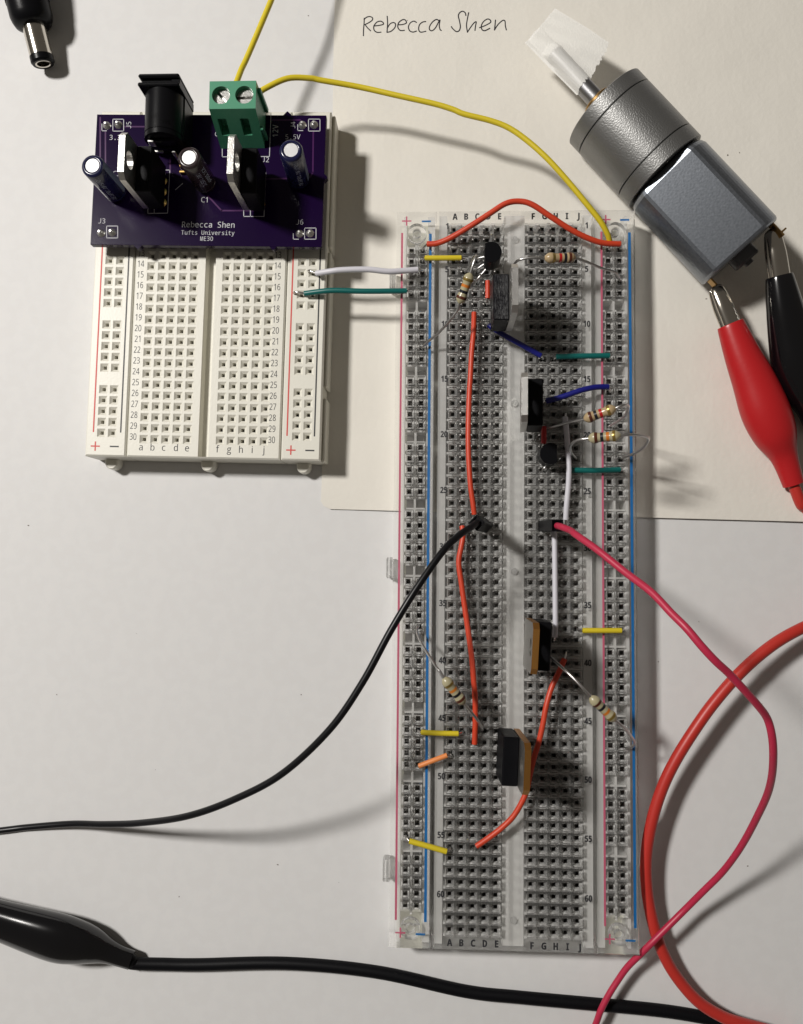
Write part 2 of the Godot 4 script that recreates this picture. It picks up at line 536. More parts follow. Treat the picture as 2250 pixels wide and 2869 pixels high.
func white_board() -> void:
	var r := thing("white_breadboard", "ivory white half-size breadboard with the purple circuit board plugged across its upper end", "breadboard", Vector3(-69.87, 0, -24.31))
	origin[r] = Vector3.ZERO
	r.rotation.y = -0.0156
	var y := 8.5
	var zt := -4.3
	var zb := 77.8
	for side in 2:
		var x0: float = [-13.65, 31.95][side]
		var x1: float = [-4.1, 41.0][side]
		var rx: float = [-10.0, 35.35][side]
		var b := Mb.new()
		var da := Mb.new()
		var gaps := []
		for g in 5:
			gaps.append(holes(b, b, b, rx, 2, 1.26 + g * 15.24, 5, y, 0.98, 0.40, 0.5, 3.2))
		block(b, x0, x1, zt, zb, 0, y, gaps, 0.35)
		var o := part("power_rail", b, M.ivory, r)
		var red := Mb.new()
		var blk := Mb.new()
		var lx: float = [-11.85, 33.2][side]
		var bx: float = [-5.45, 39.5][side]
		red.ribbon([Vector3(lx, y + 0.03, 1), Vector3(lx, y + 0.03, 72.1)], 0.32)
		blk.ribbon([Vector3(bx, y + 0.03, 1), Vector3(bx, y + 0.03, 72.1)], 0.32)
		plus(red, Vector3([-11.25, 34.2][side], y + 0.03, 75.5), 0.95, 0.3)
		blk.ribbon([Vector3([-6.78, 38.55][side] - 0.9, y + 0.03, 75.5), Vector3([-6.78, 38.55][side] + 0.9, y + 0.03, 75.5)], 0.32)
		part("red_markings", red, M.red_print, o)
		part("black_markings", blk, M.black_print, o)
	var c := Mb.new()
	var d := Mb.new()
	var gaps2 := [holes(c, c, c, 0, 5, 0, 30, y, 0.98, 0.40, 0.5, 3.2), holes(c, c, c, 7 * P, 5, 0, 30, y, 0.98, 0.40, 0.5, 3.2)]
	var t0 := 12.75
	var t1 := 15.15
	gaps2.append([t0, t1, zt + 0.35, zb - 0.35])
	block(c, -3.9, 31.75, zt, zb, 0, y, gaps2, 0.35)
	var m0 := Vector3(14, 9, 35)
	c.cquad(Vector3(t0, y, zt + 0.35), Vector3(t0, y, zb - 0.35), Vector3(t0 + 0.35, 6.4, zb - 0.35), Vector3(t0 + 0.35, 6.4, zt + 0.35), Vector3(0, 7, 35))
	c.cquad(Vector3(t1, y, zt + 0.35), Vector3(t1, y, zb - 0.35), Vector3(t1 - 0.35, 6.4, zb - 0.35), Vector3(t1 - 0.35, 6.4, zt + 0.35), Vector3(30, 7, 35))
	plane(c, t0 + 0.35, t1 - 0.35, zt + 0.35, zb - 0.35, 6.4)
	var o2 := part("centre_block", c, M.ivory, r)
	var pr := Mb.new()
	for k in range(12, 30):
		text(pr, str(k + 1), 1.5, Vector3(-2.5, y + 0.02, k * P - 0.55), 0, 0.72)
		text(pr, str(k + 1), 1.5, Vector3(29.7, y + 0.02, k * P - 0.45), 0, 0.72)
	for i in 5:
		text(pr, "abcde"[i], 1.55, Vector3([-0.55, 2.15, 4.75, 7.6, 10.2][i], y + 0.02, 75.5), 0, 0.95)
		text(pr, "fghij"[i], 1.55, Vector3([17.3, 19.95, 22.7, 25.3, 27.9][i], y + 0.02, 75.6), 0, 0.95)
	part("printed_numbers", pr, M.black_print, o2)
	for px in [-9.4, 13.6, 36.3]:
		var pg := Mb.new()
		pg.box(Vector3(px, 1.7, zb + 0.2), Vector3(3.2, 3.4, 1.6), 0.3)
		pg.lathe(Vector3(px, 0.2, zb + 0.9), Vector3.UP, [Vector2(0, 0), Vector2(1.55, 0), Vector2(1.55, 3.0), Vector2(1.3, 3.3), Vector2(0, 3.3)], 20)
		part("joining_peg", pg, M.ivory, r)
	var lip := Mb.new()
	for seg in [[-4.3, 27.5], [28.6, 60.5], [63.0, 77.8]]:
		lip.box2(Vector3(41.02, 0.1, seg[0]), Vector3(41.75, 6.8, seg[1]), 0.25)
	part("side_lip", lip, M.ivory, r)

func clear_board() -> Node3D:
	var r := thing("clear_breadboard", "long transparent breadboard with blue and pink stripes and printed letters, full of wires", "breadboard", Vector3.ZERO)
	var y := 8.5
	var zt := -3.95
	var zb := 161.4
	# pads under the blocks
	for s in [[-11.7, -5.0], [-3.4, 31.6], [33.2, 39.6]]:
		var pad := Mb.new()
		pad.box2(Vector3(s[0], 0.0, zt + 0.3), Vector3(s[1], 0.9, zb - 0.3))
		part("foam_pad", pad, M.backing if s[0] == -3.4 else M.rail_backing, r)
	var clip_mesh := Mb.new()
	clip_mesh.box(Vector3(5.08, 2.3, 0), Vector3(12.4, 0.4, 1.75))
	for i in 5:
		for s in [-1, 1]:
			clip_mesh.box(Vector3(i * P, 4.2, s * 0.42), Vector3(1.55, 3.4, 0.25), 0.0, Basis(Vector3.RIGHT, s * 0.09))
	var clip_shape := mesh_of(clip_mesh, Vector3.ZERO)
	# centre block
	var b := Mb.new()
	var f := Mb.new()
	var d := Mb.new()
	var gaps := [holes(b, f, d, 0, 5, 0, 63, y, 0.98, 0.39, 1.25, 2.0), holes(b, f, d, 7 * P, 5, 0, 63, y, 0.98, 0.39, 1.25, 2.0), [12.85, 15.2, zt + 0.3, zb - 0.3]]
	var walls := Mb.new()
	block(b, -3.6, 31.75, zt, zb, 0.95, y, gaps, 0.3, walls, [2])  # only the wall away from the lamp blocks light, deepening the board shadow
	b.cquad(Vector3(12.85, y, zt + 0.3), Vector3(12.85, y, zb - 0.3), Vector3(12.95, 7.1, zb - 0.3), Vector3(12.95, 7.1, zt + 0.3), Vector3(0, 7, 70))
	b.cquad(Vector3(15.2, y, zt + 0.3), Vector3(15.2, y, zb - 0.3), Vector3(15.1, 7.1, zb - 0.3), Vector3(15.1, 7.1, zt + 0.3), Vector3(30, 7, 70))
	plane(b, 12.95, 15.1, zt + 0.3, zb - 0.3, 7.1)
	var o := part("centre_block", b, M.clear, r)
	part("end_wall", walls, M.frost, o)
	part("plug_funnels", f, M.frost, o)
	part("plug_wells", d, M.contact, o)
	var ribs := Mb.new()
	for k in 64:
		for x in [5.08, 22.86]:
			ribs.box(Vector3(x, 4.4, (k - 0.5) * P), Vector3(12.9, 5.6, 0.5))
	for x in [[-3.35, -1.55], [11.6, 16.3], [29.5, 31.5]]:  # broad pale blocks added to lighten the number margins and the groove
		ribs.box2(Vector3(x[0], 1.0, zt + 0.6), Vector3(x[1], 6.9, zb - 0.6))
	part("ribs_and_lightening_blocks", ribs, M.ribs, o)
	for z in [2.4, 40.6, 78.8, 117.0, 155.2]:
		var dot := Mb.new()
		dot.lathe(Vector3(14.05, 7.12, z), Vector3.UP, [Vector2(0.85, 0), Vector2(0.75, 0.25), Vector2(0, 0.3)], 18)
		part("moulding_dot", dot, M.frost, o)
	for side in 2:
		for k in 63:
			var mi := MeshInstance3D.new()
			mi.name = numbered("contact_clip", o)
			mi.mesh = clip_shape
			mi.material_override = M.clip
			mi.position = Vector3(side * 7 * P, 0, k * P) * S
			o.add_child(mi, true)
	var pr := Mb.new()
	for i in 5:
		text(pr, "ABCDE"[i], 1.42, Vector3(0.2 + i * 2.555, y + 0.02, -2.55), 0, 0.86, "Droid Sans Bold")
		text(pr, "FGHIJ"[i], 1.42, Vector3(18.1 + i * 2.555, y + 0.02, -2.5), 0, 0.86, "Droid Sans Bold")
		text(pr, "ABCDE"[i], 1.42, Vector3(0.1 + i * 2.555, y + 0.02, 159.75), 0, 0.86, "Droid Sans Bold")
		text(pr, "FGHIJ"[i], 1.42, Vector3(18.0 + i * 2.555, y + 0.02, 159.9), 0, 0.86, "Droid Sans Bold")
	for k in [1, 5, 10, 15, 20, 25, 30, 35, 40, 45, 50, 55, 60]:
		text(pr, str(k), 1.36, Vector3(-1.95 if k > 9 else -1.6, y + 0.02, (k - 1) * P - 0.35), 0, 0.8, "Droid Sans Bold")
		text(pr, str(k), 1.36, Vector3(30.2, y + 0.02, (k - 1) * P - 0.3), 0, 0.8, "Droid Sans Bold")
	part("printed_numbers", pr, M.black_print, o)
	# power rails
	for side in 2:
		var x0: float = [-13.25, 32.1][side]
		var x1: float = [-3.9, 41.2][side]
		var rx: float = [-9.75, 35.28][side]
		var rb := Mb.new()
		var rf := Mb.new()
		var rd := Mb.new()
		var rg := []
		for g in 10:
			rg.append(holes(rb, rf, rd, rx, 2, 5.12 + g * 15.24, 5, y, 1.0, 0.47, 0.9, 1.6))
		var rw := Mb.new()
		block(rb, x0, x1, zt, zb, 0.95, y, rg, 0.35, rw, [[2], [1, 2]][side])  # lamp-side walls stay see-through; far ones block light to darken the shadow
		var ro := part("power_rail", rb, M.clear, r)
		part("side_wall", rw, M.frost, ro)
		part("plug_funnels", rf, M.frost, ro)
		part("plug_wells", rd, M.contact, ro)
		var inner := Mb.new()
		for g in 10:
			for k in 6:
				inner.box(Vector3(rx + P / 2, 4.2, 5.12 + g * 15.24 + (k - 0.5) * P), Vector3(4.6, 5.4, 0.45))
		inner.box(Vector3(rx + P / 2, 4.0, 78.7), Vector3(0.5, 5.8, 152.0))
		inner.box2(Vector3(x0 + 1.6 if side == 0 else x0 + 0.5, 1.0, zt + 0.8), Vector3(rx - 1.2, 6.9, zb - 0.8))  # pale blocks, here and next, added to lighten the rail margins
		inner.box2(Vector3(rx + P + 1.2, 1.0, zt + 0.8), Vector3(x1 - 0.5 if side == 0 else x1 - 1.5, 6.9, zb - 0.8))
		part("ribs_and_lightening_blocks", inner, M.ribs, ro)
		for k in 2:
			var st := Mb.new()
			var cx := rx + k * P
			st.box(Vector3(cx, 2.2, 78.7), Vector3(1.5, 0.4, 150.0))
			for g in 10:
				for j in 5:
					for s in [-1, 1]:
						st.box(Vector3(cx + s * 0.42, 4.1, 5.12 + g * 15.24 + j * P), Vector3(0.25, 3.6, 1.3), 0.0, Basis(Vector3.BACK, s * -0.1))
			part("contact_strip", st, M.clip, ro)
		for sz in [1.15, 157.3]:
			var bo := Mb.new()
			var bx: float = [-8.55, 36.8][side]
			bo.lathe(Vector3(bx, y - 1.6, sz), Vector3.UP, [Vector2(0.95, 0), Vector2(2.2, 0), Vector2(2.2, 1.58)], 28)
			bo.lathe(Vector3(bx, y - 1.4, sz), Vector3.UP, [Vector2(1.0, 1.38), Vector2(0.95, 0.0), Vector2(0.0, 0.0)], 24)
			part("screw_boss", bo, M.frost, ro)
		var pink := Mb.new()
		var blue := Mb.new()
		var px0: float = [-11.95, 33.53][side]
		var px1: float = [-11.71, 33.73][side]
		var bx0: float = [-5.43, 39.87][side]
		var bx1: float = [-5.23, 40.21][side]
		pink.ribbon([Vector3(px0, y + 0.03, 1.4), Vector3(px1, y + 0.03, 155.1)], 0.46)
		blue.ribbon([Vector3(bx0, y + 0.03, 1.7), Vector3(bx1, y + 0.03, 155.3)], 0.58)
		plus(pink, Vector3([-10.95, 34.55][side], y + 0.03, -1.6), 0.95, 0.32)
		plus(pink, Vector3([-10.7, 34.74][side], y + 0.03, 158.0), 0.95, 0.32)
		for q in [[[-6.4, 38.83][side], -1.5], [[-6.29, 39.18][side], 158.2]]:
			blue.ribbon([Vector3(q[0] - 0.85, y + 0.03, q[1]), Vector3(q[0] + 0.85, y + 0.03, q[1])], 0.42)
		part("pink_markings", pink, M.pink_print, ro)
		part("blue_markings", blue, M.blue_print, ro)
	for z in [10.6, 78.3, 146.5]:
		var lug := Mb.new()
		lug.box2(Vector3(-15.0, 0.6, z - 2.4), Vector3(-13.28, 4.6, z + 2.4), 0.3)
		part("side_lug", lug, M.frost, r)
	return r

# ---------------------------------------------------------------- circuit board

func to220(parent: Node3D, foot: Vector3, top: float, side: int, tab_m: Material, face_m: Material, yaw := 0.0, lean := 0.0, bottom := 0.0) -> void:
	# foot: where the middle lead stands; side: +1 if the plastic lies to the right of the metal tab
	var bs := Basis(Vector3.UP, yaw) * Basis(Vector3.BACK, lean)
	var h := top - foot.y
	var low := h - 15.4
	# plate axes: x along the width (table z), y up, thickness along -side * x
	var tf := Transform3D(bs * Basis(Vector3.BACK, Vector3.UP, Vector3(-1, 0, 0)), foot + bs * Vector3(-1.3 * side if side > 0 else 2.6, 0, 0))
	if side > 0:
		tf.origin = foot + bs * Vector3(-1.3, 0, 0)
	var t := Mb.new()
	t.plate(tf, [Vector2(-5.1, low + 0.6), Vector2(5.1, low + 0.6), Vector2(5.1, h - 1.3), Vector2(3.9, h), Vector2(-3.9, h), Vector2(-5.1, h - 1.3)], 1.3, Vector2(0, h - 2.9), 1.85, true, false)
	var tab := part("metal_tab", t, M.tab, parent)
	var ed := Mb.new()
	var rim := [Vector2(-5.1, low + 0.6), Vector2(5.1, low + 0.6), Vector2(5.1, h - 1.3), Vector2(3.9, h), Vector2(-3.9, h), Vector2(-5.1, h - 1.3)]
	for i in 6:
		var a2: Vector2 = rim[i]
		var b2: Vector2 = rim[(i + 1) % 6]
		ed.cquad(tf * Vector3(a2.x, a2.y, 0), tf * Vector3(b2.x, b2.y, 0), tf * Vector3(b2.x, b2.y, 1.3), tf * Vector3(a2.x, a2.y, 1.3), tf * Vector3(0, h - 8, 0.65))
	part("cut_edge", ed, tab_m, tab)
	var b := Mb.new()
	var x0 := -1.28 if side > 0 else -2.05
	var x1 := 2.05 if side > 0 else 1.28
	b.box(foot + bs * Vector3((x0 + x1) / 2, (low + h - 6.4) / 2, 0), Vector3(x1 - x0, 9.0, 10.0), 0.22, bs)
	part("plastic_body", b, face_m, parent)
	for k in [-1, 0, 1]:
		var l := Mb.new()
		var zz: float = 2.54 * k
		l.box(foot + bs * Vector3(0, low - 0.9, zz), Vector3(0.5, 2.2, 1.25), 0.08, bs)
		l.box(foot + bs * Vector3(0, (low - 1.5 + bottom) / 2, zz), Vector3(0.48, low - 1.5 - bottom + 0.6, 0.8), 0.08, bs)
		part("lead", l, M.solder, parent)

func capacitor(parent: Node3D, at: Vector3, top: Vector3, r: float, sleeve: Material, stripe: Material, stripe_dir: float, words: Array, words_dir: float) -> void:
	var ax := (top - at)
	var h := ax.length()
	ax = ax.normalized()
	var b := Mb.new()
	b.lathe(at, ax, [Vector2(r - 0.35, 0.9), Vector2(r, 1.1), Vector2(r, 1.7), Vector2(r - 0.14, 1.9), Vector2(r, 2.1), Vector2(r, h - 0.55), Vector2(r - 0.16, h - 0.22), Vector2(r - 0.5, h), Vector2(r - 0.98, h + 0.03), Vector2(r - 0.98, h - 0.1)], 32, true)
	b.lathe(at, ax, [Vector2(0, 0.9), Vector2(r - 0.35, 0.9)], 24)
	var cap := part("capacitor", b, sleeve, parent)
	var t := Mb.new()
	t.lathe(at, ax, [Vector2(r - 0.95, h - 0.06), Vector2(0, h - 0.06)], 28)
	part("bare_top", t, M.can, cap)
	# band along the sleeve
	var e0 := Vector3(cos(stripe_dir), 0, sin(stripe_dir))
	var st := Mb.new()
	var w := Mb.new()
	var wrap := func(ang: float, y: float, rr: float) -> Vector3:
		var e := Vector3(cos(ang), 0, sin(ang))
		e = (e - ax * e.dot(ax)).normalized()
		return at + ax * y + e * rr
	for k in 8:
		var a0 := stripe_dir + (k - 4) * 0.13
		var a1 := a0 + 0.13
		for yy in [[2.1, h - 0.55], [h - 0.55, h - 0.2]]:
			var r1: float = r + 0.012 if yy[1] < h - 0.4 else r - 0.15
			st.cquad(wrap.call(a0, yy[0], r + 0.012), wrap.call(a1, yy[0], r + 0.012), wrap.call(a1, yy[1], r1), wrap.call(a0, yy[1], r1), at + ax * h / 2)
	part("stripe", st, stripe, cap)
	# print that runs down the sleeve
	for i in words.size():
		var flat := Mb.new()
		text(flat, words[i], 0.95, Vector3.ZERO, 0, 0.95)
		for j in range(0, flat.v.size(), 3):
			var q := []
			for m in 3:
				var p: Vector3 = flat.v[j + m]
				q.append(wrap.call(words_dir + i * 0.62 + p.z / r, h / 2 + 0.6 - p.x, r + 0.014))
			w.ctri(q[0], q[1], q[2], at + ax * h / 2)
	if words.size(): part("sleeve_print", w, M.sleeve_print, cap)
	for s in [-1, 1]:
		var l := Mb.new()
		l.tube([at + Vector3(s, -0.2, 0), at + Vector3(s, 1.2, 0)], 0.25, 8)
		part("lead", l, M.solder, cap)

func blob(b: Mb, at: Vector3, r: float, h: float) -> void:
	b.lathe(at, Vector3.UP, [Vector2(r, 0), Vector2(r * 0.86, h * 0.35), Vector2(r * 0.5, h * 0.8), Vector2(r * 0.3, h), Vector2(0, h)], 14, true)

func circuit_board() -> void:
	var y := 13.0
	var r := thing("circuit_board", "purple soldered circuit board with black barrel jack, green screw terminal and three capacitors", "circuit board", Vector3(-56.2, 8.5, -9.6))
	var yaw := -0.0175
	var bs := Basis(Vector3.UP, yaw)
	var b := Mb.new()
	var w := 53.2
	var d := 30.7
	var c := Vector3(-56.2, y - 0.8, -9.6)
	var loc := func(p: Vector3) -> Vector3:
		var q := bs.inverse() * (p - c)
		return q
	b.box(c, Vector3(w, 1.6, d), 0.06, bs)
	part("board", b, M.pcb, r)
	for nub in [[Vector3(-38.28, 13, -24.77), Vector3(0, 0, -1)], [Vector3(-29.64, 13, -9.99), Vector3(1, 0, 0)], [Vector3(-72.04, 13, 5.6), Vector3(0, 0, 1)], [Vector3(-40.94, 13, 5.97), Vector3(0, 0, 1)]]:
		var nb := Mb.new()
		var dir: Vector3 = nub[1]
		var q: Vector3 = nub[0]
		var sd := Vector3(dir.z, 0, dir.x).abs()
		var at := Vector3(q.x, y - 0.8, q.z) - dir * 0.15
		var pts := [at - sd * 1.0, at + sd * 1.0, at + dir * 0.9 + sd * 0.12, at + dir * 0.9 - sd * 0.12]
		for k in 4:
			var p0: Vector3 = pts[k]
			var p1: Vector3 = pts[(k + 1) % 4]
			nb.cquad(p0 + Vector3(0, -0.75, 0), p1 + Vector3(0, -0.75, 0), p1 + Vector3(0, 0.75, 0), p0 + Vector3(0, 0.75, 0), at + dir * 0.3)
		nb.cquad(pts[0] + Vector3(0, 0.75, 0), pts[1] + Vector3(0, 0.75, 0), pts[2] + Vector3(0, 0.75, 0), pts[3] + Vector3(0, 0.75, 0), at)
		part("breakaway_nub", nb, M.pcb, r)
	# copper under the mask
	var tr := Mb.new()
	var yt := y + 0.015
	for line in [[Vector3(-81.75, 13, -24.61), Vector3(-81.38, 13, -13.49)], [Vector3(-80.42, 13, -21.38), Vector3(-80.15, 13, -13.47)], [Vector3(-76.17, 13, -22.39), Vector3(-71.35, 13, -22.33)], [Vector3(-32.26, 13, -20.8), Vector3(-32.2, 13, -11.13), Vector3(-32.9, 13, -9.84), Vector3(-43.26, 13, -9.68)], [Vector3(-56.14, 13, -5.85), Vector3(-52.95, 13, -2.41), Vector3(-43.65, 13, -2.34)], [Vector3(-65.13, 13, -14.82), Vector3(-65.04, 13, -11.45)], [Vector3(-42.09, 13, -23.54), Vector3(-35.33, 13, -23.45)]]:
		for i in line.size(): line[i].y = yt
		tr.ribbon(line, 0.34)
	part("trace", tr, M.trace, r)
	# white print
	var sk := Mb.new()
	var ys := y + 0.03
	for line in [[Vector3(-81.29, 13, -23.09), Vector3(-81.24, 13, -21.47), Vector3(-80.16, 13, -21.45)], [Vector3(-78.76, 13, -24.19), Vector3(-76.23, 13, -24.16), Vector3(-76.14, 13, -21.33), Vector3(-78.67, 13, -21.36), Vector3(-78.76, 13, -24.19)], [Vector3(-35.86, 13, -22.34), Vector3(-35.83, 13, -20.96), Vector3(-34.67, 13, -20.94)], [Vector3(-33.4, 13, -23.62), Vector3(-30.78, 13, -23.58), Vector3(-30.73, 13, -20.78), Vector3(-33.35, 13, -20.81), Vector3(-33.4, 13, -23.62)],
			[Vector3(-79.41, 13, 0.99), Vector3(-76.82, 13, 1.01), Vector3(-76.73, 13, 3.8), Vector3(-79.31, 13, 3.78), Vector3(-79.41, 13, 0.99)], [Vector3(-36.4, 13, 3.06), Vector3(-36.37, 13, 4.34), Vector3(-35.18, 13, 4.35)], [Vector3(-33.85, 13, 1.78), Vector3(-31.25, 13, 1.8), Vector3(-31.21, 13, 4.37), Vector3(-33.81, 13, 4.36), Vector3(-33.85, 13, 1.78)],
			[Vector3(-69.96, 13, -3.48), Vector3(-69.91, 13, -1.88), Vector3(-65.35, 13, -1.92), Vector3(-65.13, 13, -12.01), Vector3(-66.23, 13, -12.02)], [Vector3(-68.49, 13, -3.46), Vector3(-68.44, 13, -1.86)], [Vector3(-47.86, 13, -3.11), Vector3(-47.81, 13, -1.01), Vector3(-43.15, 13, -0.97), Vector3(-42.97, 13, -11.16)], [Vector3(-46.33, 13, -3.1), Vector3(-46.28, 13, -0.99)],
			[Vector3(-53.13, 13, -17.31), Vector3(-53.07, 13, -14.99), Vector3(-42.21, 13, -14.95), Vector3(-42.05, 13, -25.04)], [Vector3(-60.47, 13, -24.9), Vector3(-60.49, 13, -17.39)], [Vector3(-63.71, 13, -7.33), Vector3(-62.09, 13, -8.81)]]:
		for i in line.size(): line[i].y = ys
		sk.ribbon(line, 0.16)
	text(sk, "Rebecca Shen", 1.32, Vector3(-55.9, ys, 0.85), -1.0, 0.92, "Droid Sans Mono")
	text(sk, "Tufts University", 0.98, Vector3(-55.95, ys, 2.72), -1.0, 0.93, "Droid Sans Mono")
	text(sk, "ME30", 0.98, Vector3(-56.2, ys, 4.1), -1.0, 0.93, "Droid Sans Mono")
	var mono := "Droid Sans Mono"
	var tp := [Vector3(-80.56, 13, -0.2), Vector3(-35, 13, 0.42), Vector3(-56.93, 13, -4.97), Vector3(-43.11, 13, -14.21), Vector3(-78.1, 13, -19.85), Vector3(-36.9, 13, -19.48), Vector3(-74.99, 13, -22.75), Vector3(-36.95, 13, -22.28), Vector3(-40.95, 13, -20.98), Vector3(-77.48, 13, -11.31), Vector3(-54.49, 13, -20.39)]
	for k in 11:
		tp[k].y = ys
		text(sk, ["J3", "J6", "C1", "J2", "3.3", "5.5V", "J5", "J4", "12V", "C3", "C"][k], [1.15, 1.15, 1.2, 1.15, 1.15, 1.1, 1.1, 1.05, 1.25, 1.15, 1.1][k], tp[k], 90.0 if k in [6, 7, 8] else -1.0, 0.95, mono)
	part("white_print", sk, M.silk, r)
	# soldered header pins
	for p in [Vector3(-80.09, 13, -22.7), Vector3(-77.41, 13, -22.86), Vector3(-34.77, 13, -22.25), Vector3(-32.11, 13, -22.29), Vector3(-80.64, 13, 2.66), Vector3(-78.06, 13, 2.53), Vector3(-34.95, 13, 3.06), Vector3(-32.57, 13, 3.01)]:
		var s := Mb.new()
		blob(s, Vector3(p.x, y, p.z), 0.98, 0.75)
		s.box(Vector3(p.x, y + 0.8, p.z), Vector3(0.6, 0.9, 0.6), 0.1, Basis(Vector3.UP, p.x))
		part("solder_joint", s, M.solder, r)
		var hp := Mb.new()
		hp.box(Vector3(p.x, 6.9, p.z), Vector3(0.64, 9.0, 0.64))
		part("header_pin", hp, M.solder, r)
	for q in [Vector3(-78.7, 10.1, -22.8), Vector3(-33.5, 10.1, -22.2), Vector3(-79.3, 10.1, 2.6), Vector3(-33.8, 10.1, 3.0)]:
		var sp := Mb.new()
		sp.box(q, Vector3(5.0, 2.3, 2.5), 0.2)
		part("header_spacer", sp, M.soot, r)
	# barrel jack
	var j := Mb.new()
	var jx := -64.4
	j.box2(Vector3(jx - 4.4, y + 0.05, -25.5), Vector3(jx + 4.4, y + 6.4, -15.6), 0.3)
	j.box2(Vector3(jx - 4.5, y + 0.05, -28.15), Vector3(jx + 4.5, y + 11.0, -27.25), 0.3)
	j.box2(Vector3(jx - 4.6, y + 0.05, -26.3), Vector3(jx + 4.5, y + 10.9, -25.4), 0.25)
	j.box2(Vector3(jx - 3.9, y + 0.1, -27.4), Vector3(jx + 4.1, y + 9.9, -26.2), 0.1)
	j.box2(Vector3(jx + 2.6, y + 0.1, -27.3), Vector3(jx + 4.48, y + 10.2, -25.45), 0.1)
	var jack := part("barrel_jack", j, M.soot, r)
	var jb := Mb.new()
	jb.lathe(Vector3(jx, y + 6.4, -25.45), Vector3.BACK, [Vector2(0, 0), Vector2(4.15, 0), Vector2(4.15, 9.0), Vector2(4.02, 9.05), Vector2(4.02, 9.2), Vector2(4.15, 9.25), Vector2(4.12, 10.2), Vector2(3.1, 10.25), Vector2(3.0, 9.4), Vector2(0, 9.4)], 44)
	part("barrel", jb, M.soot, jack)
	var jt := Mb.new()
	text(jt, "MADE IN", 0.85, Vector3(jx + 0.1, y + 6.4 + 4.17, -17.7), 180, 1.0, "Droid Sans", 4.17)
	text(jt, "CHINA", 0.85, Vector3(jx - 0.3, y + 6.4 + 4.17, -18.9), 180, 1.0, "Droid Sans", 4.17)
	part("moulded_lettering", jt, M.epoxy, jack)
	var jp := Mb.new()
	jp.box(Vector3(jx - 2.6, y + 6.5, -14.9), Vector3(1.3, 2.2, 0.5), 0.1)
	jp.box(Vector3(jx - 2.2, y + 3.6, -14.5), Vector3(2.3, 0.6, 0.5), 0.1)
	jp.box(Vector3(jx + 1.6, y + 2.4, -13.9), Vector3(0.8, 4.6, 0.4), 0.1)
	part("solder_tag", jp, M.solder, jack)
	var jq := Mb.new()
	jq.box(Vector3(jx + 2.9, y + 0.5, -12.6), Vector3(2.4, 0.9, 0.5), 0.1)
	jq.box(Vector3(jx + 3.0, y + 0.5, -11.2), Vector3(2.5, 0.9, 0.5), 0.1)
	part("brass_tag", jq, M.gold, jack)
	# screw terminal: a block whose lower face slopes out towards the board
	var g := Mb.new()
	var gx := -48.35
	var top := 23.0
	for k in 2:
		var cx := gx + (k - 0.5) * 5.08
		g.plate(Transform3D(Basis(Vector3.RIGHT, Vector3.FORWARD, Vector3.UP), Vector3(cx, top - 2.6, -23.6)), [Vector2(-2.54, -3.1), Vector2(2.54, -3.1), Vector2(2.54, 3.1), Vector2(-2.54, 3.1)], 2.6, Vector2.ZERO, 1.98, false, false)
	var x0 := gx - 5.08
	var x1 := gx + 5.08
	var mid := Vector3(gx, 18, -22)
	var yb := y + 0.05
	# side walls, back wall
	for x in [x0, x1]:
		g.cquad(Vector3(x, top, -26.7), Vector3(x, top, -20.5), Vector3(x, yb, -16.9), Vector3(x, yb, -26.7), mid)
	g.cquad(Vector3(x0, top, -26.7), Vector3(x1, top, -26.7), Vector3(x1, yb, -26.7), Vector3(x0, yb, -26.7), mid)
	# sloping face with two slots, as strips round the slots
	var at_face := func(x: float, t: float) -> Vector3: return Vector3(x, lerpf(top, yb, t), lerpf(-20.5, -16.9, t))
	var slots := [[gx - 2.95 - 0.95, gx - 2.95 + 0.95], [gx + 2.0 - 0.95, gx + 2.0 + 0.95]]
	var t0 := 0.24
	var t1 := 0.66
	for band in [[0.0, t0], [t1, 1.0]]:
		g.cquad(at_face.call(x0, band[0]), at_face.call(x1, band[0]), at_face.call(x1, band[1]), at_face.call(x0, band[1]), mid)
	for sx in [[x0, slots[0][0]], [slots[0][1], slots[1][0]], [slots[1][1], x1]]:
		g.cquad(at_face.call(sx[0], t0), at_face.call(sx[1], t0), at_face.call(sx[1], t1), at_face.call(sx[0], t1), mid)
	var pocket := Mb.new()
	var inn := Vector3(0, -0.4, -2.6)
	for s in slots:
		var e: Array = [at_face.call(s[0], t0), at_face.call(s[1], t0), at_face.call(s[1], t1), at_face.call(s[0], t1)]
		for i in 4:
			var a: Vector3 = e[i]
			var bb: Vector3 = e[(i + 1) % 4]
			g.quad(a, bb, bb + inn, a + inn)
		pocket.quad(e[0] + inn, e[3] + inn, e[2] + inn, e[1] + inn)
	# dovetail ribs on the right-hand wall
	for z in [-25.6, -19.0]:
		var hh := 8.4 if z < -22 else 5.0
		g.box(Vector3(x1 + 0.35, y + hh / 2 + 0.1, z), Vector3(0.7, hh, 1.0), 0.15)
	var term := part("screw_terminal", g, M.green, r)
	part("slot_back", pocket, M.green, term)
	for k in 2:
		var cx := gx + (k - 0.5) * 5.08
		var sc := Mb.new()
		var cen := Vector3(cx, top - 2.1, -23.6)
		var turn: float = [-0.88, 0.05][k]
		var sb := Basis(Vector3.UP, turn)
		# two half discs with a slot between them
		for h in [-1, 1]:
			var pts := []
			for i in 15:
				var a := asin(0.3 / 1.9) + (PI - 2 * asin(0.3 / 1.9)) * i / 14
				pts.append(Vector2(cos(a) * 1.9, sin(a) * 1.9))
			sc.plate(Transform3D(sb * Basis(Vector3(h, 0, 0), Vector3(0, 0, h), Vector3.UP), cen), pts, 0.9)
		sc.lathe(cen + Vector3(0, -0.5, 0), Vector3.UP, [Vector2(1.9, 0), Vector2(1.9, 0.4), Vector2(0, 0.4)], 24)
		part("screw", sc, M.steel, term)
